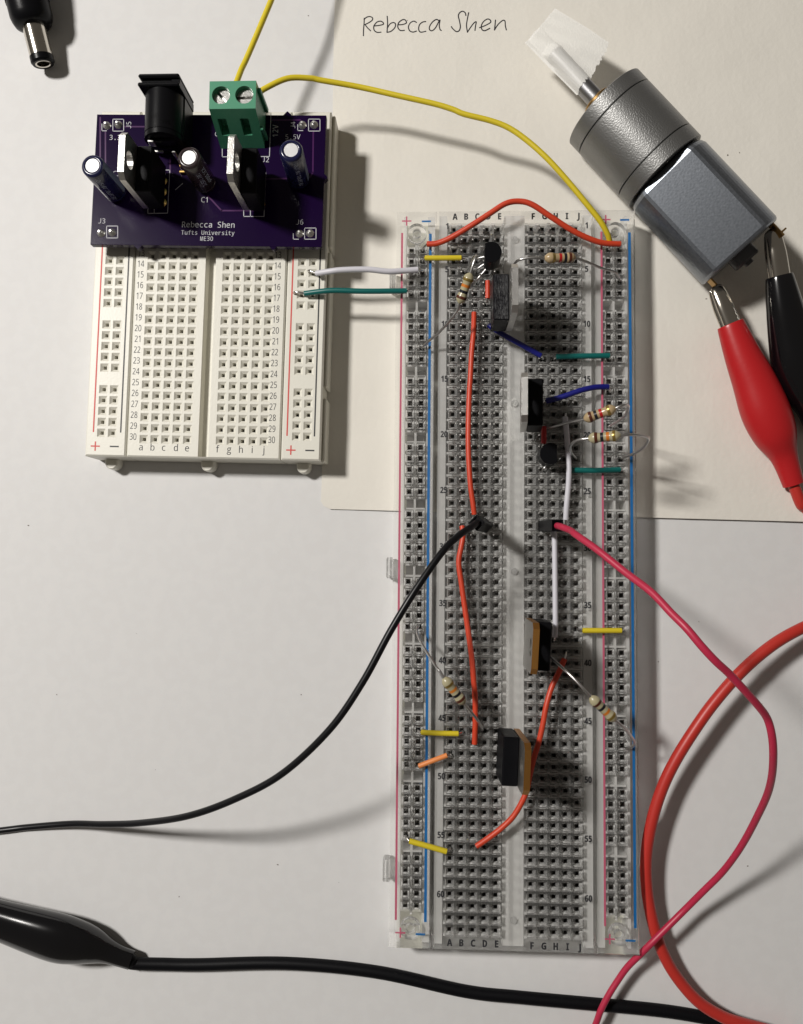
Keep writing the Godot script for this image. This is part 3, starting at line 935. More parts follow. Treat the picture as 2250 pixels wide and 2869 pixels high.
	# two regulators and three capacitors
	var g1 := Mb.new()
	to220(r, Vector3(-67.4, y, -6.95), 30.4, 1, M.tab, M.epoxy, yaw)
	to220(r, Vector3(-44.6, y, -6.4), 30.2, 1, M.tab, M.epoxy, yaw)
	for q in [Vector3(-66.2, y, -6.95), Vector3(-43.5, y, -6.4)]:
		for k in [-1, 0, 1]:
			var pad := Mb.new()
			blob(pad, q + Vector3(-0.55, 0, k * 2.54), 1.1, 0.5)
			part("gold_pad", pad, M.gold, r)
	capacitor(r, Vector3(-77.15, y, -6.6), Vector3(-77.2, 26.4, -6.5), 2.5, M.sleeve_blue, M.sleeve_stripe, -0.25, ["10uF16V 10uF16V"], 1.35)
	capacitor(r, Vector3(-35.3, y, -9.15), Vector3(-34.75, 26.6, -9.3), 2.5, M.sleeve_blue, M.sleeve_stripe, -0.1, ["10uF16V 10uF16V"], 1.2)
	capacitor(r, Vector3(-56.55, y, -8.5), Vector3(-56.75, 25.6, -8.45), 2.5, M.sleeve_brown, M.sleeve_grey, 3.5, ["RDV 330uF", "16V 105°C"], 0.5)

# ---------------------------------------------------------------- loose things

func at_hole(col: float, row: float, y := 8.5) -> Vector3:
	return Vector3(col * P, y, (row - 1) * P)

func jumper(called: String, label: String, m: Material, line: Array, a: Array, b: Array, group := "", r := 0.6) -> void:
	var o := thing(called, label, "wire", Vector3(line[0].x, 8.5, line[0].z), group)
	var ins := Mb.new()
	ins.tube(smooth(line, 6), r, 14)
	part("insulation", ins, m, o)
	for e in [[line[0], a], [line[-1], b]]:
		if e[1].size() == 0: continue
		var w := Mb.new()
		w.tube(smooth([e[0]] + e[1], 5), 0.28, 8)
		part("bare_end", w, M.tin, o)

func drop(h: Vector3) -> Array:
	return [Vector3(h.x, 8.75, h.z), Vector3(h.x, 7.9, h.z), Vector3(h.x, 5.5, h.z)]

func resistor(label: String, a: Vector3, b: Vector3, bands: Array, la: Array, lb: Array, m: Material) -> void:
	var o := thing("resistor", label, "resistor", Vector3((a.x + b.x) / 2, 8.5, (a.z + b.z) / 2), "resistors on the clear breadboard")
	var ax := b - a
	var l := ax.length()
	var k := l / 6.9
	var prof := [Vector2(0.3, 0), Vector2(0.55, 0.18), Vector2(0.95, 0.62), Vector2(1.14, 1.1), Vector2(1.15, 1.55), Vector2(1.05, 1.95), Vector2(0.95, 2.3), Vector2(0.94, 4.6), Vector2(1.05, 4.95), Vector2(1.15, 5.35), Vector2(1.14, 5.8), Vector2(0.95, 6.28), Vector2(0.55, 6.72), Vector2(0.3, 6.9)]
	for i in prof.size(): prof[i].y *= k
	var bd := Mb.new()
	bd.lathe(a, ax, prof, 24, true)
	var body := part("resistor_body", bd, m, o)
	var rad := func(t: float) -> float:
		for i in prof.size() - 1:
			if t <= prof[i + 1].y:
				return lerpf(prof[i].x, prof[i + 1].x, (t - prof[i].y) / (prof[i + 1].y - prof[i].y))
		return 0.3
	for q in bands:
		var c: float = q[0] * l
		var r := Mb.new()
		var pr := []
		for s in [-0.3, -0.1, 0.1, 0.3]:
			pr.append(Vector2(rad.call(c + s) + 0.015, c + s))
		r.lathe(a, ax, pr, 24, true)
		part("colour_band", r, q[1], body)
	for e in [[a + ax * 0.02, la], [b - ax * 0.02, lb]]:
		var w := Mb.new()
		w.tube(smooth([e[0]] + e[1], 6), 0.3, 8)
		part("wire_lead", w, M.lead, o)

func transistor(label: String, top: Vector3, flat_side: int, feet: Array) -> void:
	var o := thing("transistor", label, "transistor", Vector3(top.x, 8.5, top.z), "small half-round transistors")
	var out := []
	var a0 := acos(1.35 / 2.35)
	for i in 29:
		var a := a0 + (TAU - 2 * a0) * i / 28.0
		out.append(Vector2(cos(a) * 2.35 * flat_side, sin(a) * 2.35))
	var b := Mb.new()
	b.plate(Transform3D(Basis(Vector3.RIGHT, Vector3.FORWARD, Vector3.UP), top - Vector3(0, 4.7, 0)), out, 4.7)
	part("plastic_body", b, M.soot, o)
	for i in 3:
		var w := Mb.new()
		var f: Vector3 = feet[i]
		var s := top + Vector3(0.3 * flat_side, -4.7, (i - 1) * 1.27)
		w.tube(smooth([s + Vector3(0, 0.3, 0), s + Vector3(0, -0.8, 0), Vector3(f.x, 8.9, f.z), Vector3(f.x, 5.5, f.z)], 4), 0.26, 6)
		part("lead", w, M.lead, o)

func mosfet(label: String, foot: Vector3, top: float, side: int, tab_m: Material, face: Material, yaw: float, lean: float) -> void:
	var o := thing("power_transistor", label, "transistor", foot, "tall power transistors standing on the clear breadboard")
	to220(o, foot, top, side, tab_m, face, yaw, lean, -3.0)

func clip(o: Node3D, line: Array, radii: Array, boot: Material, tip: Vector3, flat := 0.86, roll := 0.0) -> void:
	var b := Mb.new()
	var pts := [line[0] - (line[1] - line[0]).normalized() * 0.3] + line
	var rr := [radii[0] * 0.9] + radii
	var sp := smooth(pts, 6)
	var sr := []
	for i in pts.size() - 1:
		for k in 6:
			var r0: float = rr[maxi(i - 1, 0)]
			var r3: float = rr[mini(i + 2, rr.size() - 1)]
			sr.append(rr[i + 1] if i == 0 and k == 0 else cubic_interpolate(rr[i], rr[i + 1], r0, r3, k / 6.0))
	sr.append(rr[-1])
	sr[0] = rr[0]
	b.tube(sp, sr, 40, true, flat, roll)
	part("boot", b, boot, o)
	var d: Vector3 = (line[0] - tip)
	for s in [-1, 1]:
		var j := Mb.new()
		var up := Vector3(0, 0.55 * s, 0)
		var e: Vector3 = line[0] + d.normalized() * 2.0
		var q := [tip + up * 0.6, tip + d * 0.06 + up * 1.2, tip + d * 0.5 + up * 1.9, e + up * 1.7]
		j.tube(smooth(q, 6), _spread([1.2, 1.6, 1.95, 2.0], 6), 20, true, 0.55)
		part("jaw", j, M.nickel, o)
	var t := Mb.new()
	for k in 4:
		for s in [-1, 1]:
			t.box(tip + d * (0.04 + 0.07 * k) + Vector3(s * 1.0, 0, 0), Vector3(0.35, 1.4, 0.5), 0.05)
	part("teeth", t, M.nickel, o)

func _spread(r: Array, k: int) -> Array:
	var out := []
	for i in r.size() - 1:
		for j in k: out.append(lerpf(r[i], r[i + 1], float(j) / k))
	out.append(r[-1])
	return out

func cable(o: Node3D, line: Array, r: float, m: Material, called := "cable") -> void:
	var c := Mb.new()
	c.tube(smooth(line, 10), r, 18)
	part(called, c, m, o)

func loft(b: Mb, tf: Transform3D, outline: Array, steps: Array) -> void:
	var mid: Vector3 = tf * Vector3(0, 0, (steps[0][0] + steps[-1][0]) / 2.0)
	for i in steps.size() - 1:
		for k in outline.size():
			var l := (k + 1) % outline.size()
			var a: Vector2 = outline[k] * steps[i][1]
			var c: Vector2 = outline[l] * steps[i][1]
			var d: Vector2 = outline[l] * steps[i + 1][1]
			var e: Vector2 = outline[k] * steps[i + 1][1]
			b.cquad(tf * Vector3(a.x, a.y, steps[i][0]), tf * Vector3(c.x, c.y, steps[i][0]), tf * Vector3(d.x, d.y, steps[i + 1][0]), tf * Vector3(e.x, e.y, steps[i + 1][0]), mid)
	for s in [steps[0], steps[-1]]:
		for k in outline.size():
			var p: Vector2 = outline[k] * s[1]
			var q: Vector2 = outline[(k + 1) % outline.size()] * s[1]
			b.ctri(tf * Vector3(p.x, p.y, s[0]), tf * Vector3(q.x, q.y, s[0]), tf * Vector3(0, 0, s[0]), mid)

func motor() -> void:
	var a0 := Vector3(33.76, 10.2, -27.11)
	var u := Vector3(0.662, 0, 0.749).normalized()
	var nn := Vector3(u.z, 0, -u.x)
	var o := thing("gear_motor", "grey gear motor with round gearbox and flat-sided silver can lying on the paper", "motor", Vector3(48, 0, -11))
	for q in [["gearbox_cover", 0.0, 3.45], ["gearbox", 3.55, 16.95], ["gearbox_plate", 17.05, 20.6]]:
		var b := Mb.new()
		b.lathe(a0, u, [Vector2(0, q[1]), Vector2(9.8, q[1]), Vector2(10.15, q[1] + 0.2), Vector2(10.15, q[2] - 0.12), Vector2(10.0, q[2]), Vector2(0, q[2])], 72)
		part(q[0], b, M.gear, o)
	var bu := Mb.new()
	bu.lathe(a0, u, [Vector2(0, -2.4), Vector2(3.3, -2.4), Vector2(3.5, -2.2), Vector2(3.5, 0), Vector2(0, 0.1)], 32)
	part("brass_bushing", bu, M.brass, o)
	var sh := Mb.new()
	sh.lathe(a0, u, [Vector2(0, -17.2), Vector2(1.6, -17.2), Vector2(2.0, -16.8), Vector2(2.0, -2.4)], 32)
	part("shaft", sh, M.shaft, o)
	var pts := []
	for i in 64:
		var t := TAU * (i + 0.5) / 64
		var p := Vector2(cos(t) * 10.0, clampf(sin(t) * 10.0, -7.6, 7.6))
		if pts.size() and pts[-1].distance_to(p) < 0.02: continue
		pts.append(p.rotated(deg_to_rad(23.5)))
	var tf := Transform3D(Basis(nn, Vector3.UP, u), a0)
	var can := Mb.new()
	loft(can, tf, pts, [[20.9, 0.9], [21.5, 0.965], [22.4, 1.0], [44.7, 1.0], [45.2, 0.985], [45.5, 0.95]])
	part("motor_can", can, M.zinc, o)
	var bs := Mb.new()
	bs.lathe(a0, u, [Vector2(3.1, 45.4), Vector2(3.1, 47.7), Vector2(2.8, 48.1), Vector2(0, 48.1)], 28)
	bs.lathe(a0, u, [Vector2(1.0, 48.0), Vector2(1.0, 48.9), Vector2(0, 48.9)], 16)
	part("rear_boss", bs, M.dark_steel, o)
	for s in [-1, 1]:
		var t := Mb.new()
		var c: Vector3 = a0 + u * 47.0 + (nn * cos(deg_to_rad(23.5)) + Vector3.UP * sin(deg_to_rad(23.5))) * 8.2 * s
		t.box(c, Vector3(0.4, 2.2, 4.2), 0.1, Basis(nn, Vector3.UP, u))
		t.box(c + u * 1.2 + nn * 0.8 * s, Vector3(1.6, 1.6, 0.4), 0.1, Basis(nn, Vector3.UP, u))
		part("solder_tag", t, M.brass, o)

func tape_flag() -> void:
	var o := thing("masking_tape", "torn piece of white masking tape folded like a flag round the motor shaft", "tape", Vector3(26, 8, -38))
	var rng := RandomNumberGenerator.new()
	rng.seed = 5
	var q := [Vector3(27.73, 10.5, -30.02), Vector3(16.02, 10.5, -42.56), Vector3(22.83, 10.5, -50.54), Vector3(34.88, 10.5, -42.47)]
	var a0 := Vector3(33.76, 10.2, -27.11)
	var u := Vector3(0.662, 0, 0.749).normalized()
	var nn := Vector3(u.z, 0, -u.x)
	var nt := 34
	var ns := 34
	var tips := []
	for i in ns + 1: tips.append([rng.randf_range(-0.022, 0.022), rng.randf_range(-0.008, 0.008)])
	for layer in 2:
		var g := []
		for i in ns + 1:
			var row := []
			for k in nt + 1:
				var s := float(i) / ns
				var t := float(k) / nt
				# ragged torn ends; the second layer falls a little short of the first
				var tt: float = lerpf(tips[i][0] - 0.05 * sin(s * 2.6), 1.0 + tips[i][1], t)
				var e := s * (1.0 - 0.012 * layer)
				var p: Vector3 = (q[0].lerp(q[1], tt)).lerp(q[3].lerp(q[2], tt), e)
				var along := (p - a0).dot(u)
				var across := (p - a0).dot(nn)
				var round_ := sqrt(maxf(0.0, 2.12 * 2.12 - across * across))
				var on_shaft := smoothstep(-19.2, -16.9, along)
				var h := maxf(round_ * lerpf(0.12, 1.0, on_shaft), 0.07)
				if i == 0: h = 0.0
				h = h if across < 0.0 else maxf(h, 2.0 * exp(-across * 0.9) * on_shaft)
				p.y = a0.y + (h if layer == 0 else -h) + 0.35 * s * sin(tt * 2.0 + 0.4) + 0.06 * sin(s * 23.0 + tt * 9.0)
				row.append(p)
			g.append(row)
		var b := Mb.new()
		for i in ns:
			for k in nt:
				if layer == 0:
					b.quad(g[i][k], g[i + 1][k], g[i + 1][k + 1], g[i][k + 1])
				else:
					b.quad(g[i][k], g[i][k + 1], g[i + 1][k + 1], g[i + 1][k])
		part("tape_layer", b, M.tape, o)

func paper() -> void:
	var o := thing("paper_sheet", "cream paper sheet with a handwritten name lying on the white table", "paper", Vector3(30, 0, 0))
	var b := Mb.new()
	var c := [Vector3(-29.37, 0, -61.16), Vector3(85.25, 0, -59.29), Vector3(82.81, 0, 66.72), Vector3(-30.86, 0, 64.59)]
	c[1] = c[1] + (c[1] - c[0]) * 0.12
	c[2] = c[2] + (c[2] - c[3]) * 0.12
	var rng := RandomNumberGenerator.new()
	rng.seed = 9
	var n := FastNoiseLite.new()
	n.seed = 4
	n.frequency = 0.022
	var nx := 60
	var nz := 70
	var jag := []
	for i in nx + 1: jag.append(rng.randf_range(-0.25, 0.25))
	var hgt := func(p: Vector3) -> float:
		var edge: float = smoothstep(30.0, 60.0, p.z) * smoothstep(-10.0, 70.0, p.x) * 0.25
		return 0.38 + 0.42 * (n.get_noise_2d(p.x, p.z) + 0.3) + edge
	var g := []
	for i in nx + 1:
		var row := []
		for k in nz + 1:
			var p: Vector3 = c[0].lerp(c[1], float(i) / nx).lerp(c[3].lerp(c[2], float(i) / nx), float(k) / nz)
			if k == 0: p.z += jag[i]
			if i == 0: p.x += 0.35 * n.get_noise_2d(200, p.z * 1.4)
			if i == 0 and k == nz: p += Vector3(0.7, 0, -0.7)
			p.y = hgt.call(p)
			row.append(p)
		g.append(row)
	var dn := Vector3(0, -0.12, 0)
	for i in nx:
		for k in nz:
			var ps := [g[i][k], g[i][k + 1], g[i + 1][k + 1], g[i + 1][k]]
			b.quad(ps[0], ps[1], ps[2], ps[3])
	for i in nx:
		b.quad(g[i][nz], g[i][nz] + dn, g[i + 1][nz] + dn, g[i + 1][nz])
		b.quad(g[i][0] + dn, g[i][0], g[i + 1][0], g[i + 1][0] + dn)
	for k in nz:
		b.quad(g[0][k], g[0][k] + dn, g[0][k + 1] + dn, g[0][k + 1])
	part("sheet", b, M.paper, o)
	var ink := Mb.new()
	var lines := [
		[Vector3(-22.2, 0, -56.03), Vector3(-22.23, 0, -54.75), Vector3(-22.33, 0, -53.27), Vector3(-22.35, 0, -51.65)], [Vector3(-22.24, 0, -55.73), Vector3(-21.66, 0, -56.26), Vector3(-20.88, 0, -56.44), Vector3(-20.23, 0, -56.14), Vector3(-20.2, 0, -55.57), Vector3(-20.93, 0, -54.97), Vector3(-21.99, 0, -54.45)], [Vector3(-21.99, 0, -54.45), Vector3(-21.39, 0, -53.63), Vector3(-20.64, 0, -52.85)],
		[Vector3(-19.85, 0, -54.02), Vector3(-18.67, 0, -54.14), Vector3(-17.54, 0, -54.42), Vector3(-17.61, 0, -54.91), Vector3(-18.26, 0, -55.22), Vector3(-19.15, 0, -54.94), Vector3(-19.8, 0, -53.97), Vector3(-19.72, 0, -52.98), Vector3(-19, 0, -52.43), Vector3(-18.06, 0, -52.46)],
		[Vector3(-16.57, 0, -56.41), Vector3(-16.45, 0, -54.64), Vector3(-16.57, 0, -52.44)], [Vector3(-16.53, 0, -53.42), Vector3(-15.83, 0, -54.51), Vector3(-15.01, 0, -54.81), Vector3(-14.51, 0, -54.41), Vector3(-14.69, 0, -53.51), Vector3(-15.57, 0, -52.66), Vector3(-16.52, 0, -52.39)],
		[Vector3(-13.89, 0, -54.23), Vector3(-12.76, 0, -54.28), Vector3(-11.86, 0, -54.68), Vector3(-12.18, 0, -55.42), Vector3(-12.89, 0, -55.44), Vector3(-13.75, 0, -54.72), Vector3(-13.93, 0, -53.62), Vector3(-13.33, 0, -52.82), Vector3(-12.36, 0, -52.8)],
		[Vector3(-9.41, 0, -54.76), Vector3(-10.05, 0, -55.07), Vector3(-10.87, 0, -54.66), Vector3(-11.33, 0, -53.69), Vector3(-11.04, 0, -52.71), Vector3(-10.26, 0, -52.33), Vector3(-9.39, 0, -52.55)],
		[Vector3(-7.15, 0, -54.92), Vector3(-7.92, 0, -54.78), Vector3(-8.63, 0, -54.13), Vector3(-8.83, 0, -53.03), Vector3(-8.37, 0, -52.29), Vector3(-7.08, 0, -52.47)],
		[Vector3(-3.8, 0, -55.03), Vector3(-4.51, 0, -55.41), Vector3(-5.45, 0, -54.81), Vector3(-6.15, 0, -53.72), Vector3(-6.14, 0, -52.87), Vector3(-5.55, 0, -52.61), Vector3(-4.73, 0, -53.33), Vector3(-3.69, 0, -55.27), Vector3(-3.8, 0, -53.93), Vector3(-3.6, 0, -52.89), Vector3(-3.32, 0, -52.64)],
		[Vector3(2.65, 0, -56.31), Vector3(2.48, 0, -56.99), Vector3(1.82, 0, -57.37), Vector3(1.12, 0, -56.97), Vector3(0.84, 0, -56.17), Vector3(1.13, 0, -54.82), Vector3(1.33, 0, -53.47), Vector3(1.03, 0, -52.49), Vector3(0.33, 0, -52.29), Vector3(-0.5, 0, -53.01), Vector3(-0.85, 0, -53.53)],
		[Vector3(3.33, 0, -56.98), Vector3(3.05, 0, -55.51), Vector3(2.83, 0, -53.81), Vector3(3.07, 0, -52.09)], [Vector3(3.07, 0, -52.09), Vector3(3.84, 0, -53.3), Vector3(4.66, 0, -54.39), Vector3(5.17, 0, -54.62), Vector3(5.01, 0, -53.52), Vector3(4.9, 0, -52.5)],
		[Vector3(6.02, 0, -53.16), Vector3(7.24, 0, -53.61), Vector3(8.64, 0, -54.44), Vector3(8.52, 0, -55.12), Vector3(7.81, 0, -55.31), Vector3(6.88, 0, -54.59), Vector3(6.42, 0, -53.5), Vector3(6.66, 0, -52.57), Vector3(7.36, 0, -52.38), Vector3(8.46, 0, -52.92)],
		[Vector3(9.85, 0, -55.02), Vector3(9.76, 0, -53.8), Vector3(9.63, 0, -52.51)], [Vector3(9.63, 0, -52.51), Vector3(10.51, 0, -53.91), Vector3(11.56, 0, -54.87), Vector3(12.15, 0, -54.74), Vector3(12.27, 0, -53.52), Vector3(12.5, 0, -52.46)]]
	for l in lines:
		var s := smooth(l, 6)
		for i in s.size(): s[i].y = hgt.call(s[i]) + 0.03
		ink.ribbon(s, 0.27)
	part("handwriting", ink, M.ink, o)

func desk() -> void:
	var b := Mb.new()
	b.box2(Vector3(-420, -22, -320), Vector3(400, 0, 420), 1.5)
	var t := part("tabletop", b, M.table)
	t.set_meta("kind", "structure")
	t.set_meta("label", "white laminate tabletop under the electronics")
	# crumbs of dust here and there
	var rng := RandomNumberGenerator.new()
	rng.seed = 12
	var s := Mb.new()
	for p in [Vector3(-36.08, 0, -57.3), Vector3(-11.66, 0, -55.28), Vector3(-24.15, 0, -37.91), Vector3(55.05, 0, -20.13), Vector3(65.02, 0, -20.6), Vector3(59.63, 0, 14.26), Vector3(69.2, 0, 32.26), Vector3(45.14, 0, 115.39), Vector3(63.41, 0, 100.65), Vector3(57.24, 0, 89.99), Vector3(47.94, 0, 99.29), Vector3(67.54, 0, 144.84), Vector3(-39.65, 0, 147.35), Vector3(-62.62, 0, 155.21), Vector3(-25.37, 0, 151), Vector3(-93.3, 0, 109.3), Vector3(-69.02, 0, 126.34), Vector3(56.37, 0, 11.98), Vector3(67.79, 0, -21.15), Vector3(53.46, 0, -28.28), Vector3(58.52, 0, 108.74), Vector3(71.25, 0, 108.51), Vector3(-74.49, 0, 94.62), Vector3(-101.73, 0, 69.15), Vector3(-34.89, 0, 108.27)]:
		var k := rng.randf_range(0.10, 0.24)
		var y := 0.55 if p.x > -32 and p.z < 62 else 0.02
		s.box(Vector3(p.x, y, p.z), Vector3(k * rng.randf_range(0.7, 2.2), 0.1, k), 0.04, Basis(Vector3.UP, rng.randf() * 3.0))
	var d := part("dust", s, M.speck)
	d.set_meta("kind", "stuff")
	d.set_meta("label", "scattered dark specks of dust on the table and paper")
	d.set_meta("category", "dust")

func plug() -> void:
	var a := Vector3(-102.75, 5.15, -53.4)
	var u := Vector3(0.211, -0.185, 0.96).normalized()
	var o := thing("power_plug", "black barrel power plug with silver sleeve in the upper left corner", "plug", Vector3(-103, 0, -55))
	var b := Mb.new()
	b.lathe(a, u, [Vector2(4.2, -26), Vector2(4.95, -22), Vector2(4.95, -1.2), Vector2(4.7, -0.2), Vector2(4.2, 0.9), Vector2(3.2, 1.3), Vector2(0, 1.3)], 40, true)
	var body := part("plug_body", b, M.soot, o)
	var kn := Mb.new()
	var e := Vector3.UP
	var s := u.cross(e).normalized()
	for i in 34:
		for k in 9:
			var t := TAU * i / 34 + (0.09 if k % 2 else 0.0)
			if sin(t) < -0.35: continue
			var p := a + u * (-4.6 - k * 1.5) + (s * cos(t) + e * sin(t)) * 4.95
			kn.box(p, Vector3(0.55, 0.3, 0.85), 0.1, Basis(s * -sin(t) + e * cos(t), s * cos(t) + e * sin(t), u))
	part("grip_studs", kn, M.soot, body).set_meta("kind", "stuff")
	var m := Mb.new()
	m.lathe(a, u, [Vector2(2.72, 0.5), Vector2(2.72, 8.3), Vector2(2.6, 8.4)], 40)
	part("metal_sleeve", m, M.nickel, o)
	var tip := Mb.new()
	tip.lathe(a, u, [Vector2(2.78, 8.2), Vector2(2.78, 9.5), Vector2(2.45, 10.0), Vector2(1.9, 10.0)], 40)
	part("plastic_tip", tip, M.soot, o)
	var inner := Mb.new()
	inner.lathe(a, u, [Vector2(1.95, 9.95), Vector2(1.7, 10.02), Vector2(1.45, 9.9), Vector2(1.3, 6.0), Vector2(0, 6.0)], 32)
	part("inner_contact", inner, M.nickel, o)
	var c := Mb.new()
	c.tube([a - u * 25, a - u * 60], 2.2, 16)
	part("cable", c, M.soot, o)

func _ready() -> void:
	# camera
	var cam := Camera3D.new()
	cam.name = "camera"
	cam.fov = 65.04
	cam.near = 0.005
	cam.far = 20.0
	cam.transform = Transform3D(Basis(Vector3(0.99908, -0.04196, -0.01064), Vector3(-0.00816, 0.05899, -0.99822), Vector3(0.04251, 0.99738, 0.05859)).orthonormalized(), Vector3(-3.71, 189.44, 76.29) * S)
	add_child(cam)
	cam.current = true
	# a dim room round the table
	var env := Environment.new()
	env.background_mode = Environment.BG_COLOR
	env.background_color = Color(0.092, 0.083, 0.072).linear_to_srgb()
	env.tonemap_mode = Environment.TONE_MAPPER_LINEAR
	env.tonemap_exposure = 1.0
	env.sdfgi_enabled = true
	env.ssao_enabled = true
	env.ssil_enabled = true
	var we := WorldEnvironment.new()
	we.name = "room_light"
	we.environment = env
	add_child(we)
	# the desk lamp to the upper left
	var lamp := AreaLight3D.new()
	lamp.name = "desk_lamp"
	lamp.area_size = Vector2(0.078, 0.078)
	lamp.light_energy = 0.515
	lamp.light_color = Color(1.0, 0.985, 0.965)
	lamp.shadow_enabled = true
	lamp.position = Vector3(-410, 555, -155) * S
	add_child(lamp)
	lamp.look_at_from_position(lamp.position, Vector3(-15, 0, 55) * S, Vector3.FORWARD)
	materials()
	desk()
	paper()
	white_board()
	var cb := clear_board()
	circuit_board()
	motor()
	tape_flag()
	plug()
	things_on_board()
	leads()

func things_on_board() -> void:
	var ry := "yellow jumper wires"
	var rr := "red jumper wires"
	# wires between the boards and from the screw terminal
	jumper("jumper_wire", "yellow wire from the green screw terminal running up out of the frame", M.wire_yellow, [Vector3(-50.15, 17, -27.27), Vector3(-49.23, 16, -31.2), Vector3(-48.44, 15.5, -34.1), Vector3(-47.42, 15, -37.02), Vector3(-44.31, 15, -44.85), Vector3(-41.03, 15, -53.46), Vector3(-37.41, 14, -65.18), Vector3(-33.39, 13, -79.02)], [], [], "", 0.65)
	jumper("jumper_wire", "long yellow wire curving from the green screw terminal to the clear breadboard", M.wire_yellow, [Vector3(-44.22, 17, -27.19), Vector3(-42.81, 17, -28.46), Vector3(-37.76, 16.5, -31.13), Vector3(-32.82, 15.5, -31.72), Vector3(-30.33, 15, -31.51), Vector3(-21.88, 14, -30.45), Vector3(-13.32, 14, -28.35), Vector3(-4.8, 14, -26.26), Vector3(-0.56, 14, -24.88), Vector3(1.99, 14, -23.76), Vector3(7.9, 14, -22.15), Vector3(12.11, 14, -20.36), Vector3(16.3, 14, -17.27), Vector3(20.48, 14, -13.33), Vector3(24.71, 13.6, -8.74), Vector3(28.97, 13, -3.81), Vector3(32.48, 12, 0.09), Vector3(34.4, 10.8, 2.62), Vector3(35.11, 9.8, 3.87)], [], drop(Vector3(35.28, 8.5, 5.12)), "", 0.63)
	jumper("jumper_wire", "white wire bridging the two breadboards, above the teal one", M.wire_white, [Vector3(-31.49, 10, 11.18), Vector3(-28.43, 11, 11.1), Vector3(-25.38, 11.4, 10.9), Vector3(-19.57, 11.4, 10.8), Vector3(-14.84, 11, 11.16), Vector3(-11.35, 10.4, 10.78), Vector3(-8.2, 10, 10.38)], [Vector3(-33.4, 9.4, 10.3), Vector3(-33.5, 6.0, 10.3)], drop(Vector3(-7.21, 8.5, 10.2)), "", 0.66)
	jumper("jumper_wire", "teal wire bridging the two breadboards, below the white one", M.wire_teal, [Vector3(-34.15, 9.6, 15.73), Vector3(-30.74, 10.4, 15.56), Vector3(-27.14, 10.8, 15.43), Vector3(-20.08, 10.8, 15.64), Vector3(-10.7, 10, 15.31)], [Vector3(-36.6, 9.3, 15.3), Vector3(-36.8, 6, 15.4)], drop(Vector3(-9.75, 8.5, 15.28)), "", 0.62)
	jumper("jumper_wire", "red wire arching over the top edge of the clear breadboard", M.wire_red, [Vector3(-6.18, 9.9, 4.41), Vector3(-3.69, 10.2, 4.32), Vector3(-0.29, 11, 3.14), Vector3(3.9, 12, 0.97), Vector3(8.08, 12.6, -1.56), Vector3(11.4, 13, -3.52), Vector3(14.34, 13, -4.01), Vector3(17.27, 13, -3.26), Vector3(21.54, 12.4, -0.68), Vector3(25.86, 11.6, 1.82), Vector3(30.19, 10.8, 3.68), Vector3(33.67, 10.2, 4.54), Vector3(37.55, 9.8, 4.62)], drop(Vector3(-7.21, 8.5, 5.12)), drop(Vector3(37.85, 8.5, 5.12)), rr, 0.64)
	jumper("jumper_wire", "yellow wire across the blue stripe near the top left of the clear breadboard", M.wire_yellow, [Vector3(-6.65, 9.5, 7.51), Vector3(-2.45, 9.6, 7.57), Vector3(1.65, 9.5, 7.52)], drop(Vector3(-7.21, 8.5, 7.7)), drop(at_hole(1, 4)), ry)
	jumper("jumper_wire", "tiny red wire beside the scratched power transistor", M.wire_red, [Vector3(7.7, 9.6, 12.93), Vector3(7.7, 9.7, 15), Vector3(7.71, 9.6, 16.99)], drop(at_hole(3, 6)), drop(at_hole(3, 8)), rr, 0.58)
	jumper("jumper_wire", "long red wire running down from row nine to the black connector", M.wire_red, [Vector3(4.66, 9.6, 20.27), Vector3(4.5, 10.4, 25.03), Vector3(4.1, 10.6, 29.86), Vector3(3.85, 10.6, 35.29), Vector3(3.64, 10.4, 39.02), Vector3(3.47, 10.4, 45.42), Vector3(3.51, 10.4, 51.79), Vector3(3.98, 10.2, 59.16), Vector3(4.64, 9.9, 63.87), Vector3(4.95, 9.6, 66.12)], drop(at_hole(2, 9)), drop(at_hole(2, 28)), rr, 0.6)
	jumper("jumper_wire", "long red wire running down from the black connector to row forty-seven", M.wire_red, [Vector3(2.24, 9.6, 68.8), Vector3(2.42, 10.2, 71.02), Vector3(2.04, 10.4, 73.45), Vector3(1.56, 10.4, 76.05), Vector3(1.61, 10.4, 78.08), Vector3(2.09, 10.4, 81.22), Vector3(2.76, 10.4, 85.82), Vector3(3.72, 10.4, 92.24), Vector3(4.49, 10.4, 97.71), Vector3(4.88, 10.4, 101.99), Vector3(5.29, 10.2, 106.68), Vector3(5.37, 9.9, 111.85), Vector3(5.27, 9.5, 116.73)], drop(at_hole(1, 28)), drop(at_hole(2, 47)), rr, 0.62)
	jumper("jumper_wire", "dark blue wire slanting down across the centre groove below the scratched power transistor", M.wire_blue, [Vector3(7.92, 9.8, 23.17), Vector3(9.72, 10.4, 24.65), Vector3(12.9, 10.6, 26.62), Vector3(14.76, 10.2, 27.56), Vector3(19.7, 9.6, 30.18)], drop(at_hole(3, 10)), drop(at_hole(8, 13)), "dark blue jumper wires")
	jumper("jumper_wire", "teal wire lying straight across to the pink stripe below row ten", M.wire_teal, [Vector3(23.13, 9.6, 30.4), Vector3(28.64, 9.8, 30.3), Vector3(35.01, 9.6, 30.17)], drop(at_hole(9, 13)), drop(Vector3(35.28, 8.5, 30.5)), "teal jumper wires", 0.64)
	jumper("jumper_wire", "dark blue wire from the second power transistor to the pink stripe", M.wire_blue, [Vector3(20.78, 10.2, 40.56), Vector3(23.88, 10.6, 39.88), Vector3(28.53, 10.8, 38.28), Vector3(31.8, 10.4, 37.5), Vector3(34.69, 9.8, 37.3)], drop(at_hole(8, 17)), drop(Vector3(35.28, 8.5, 38.1)), "dark blue jumper wires", 0.64)
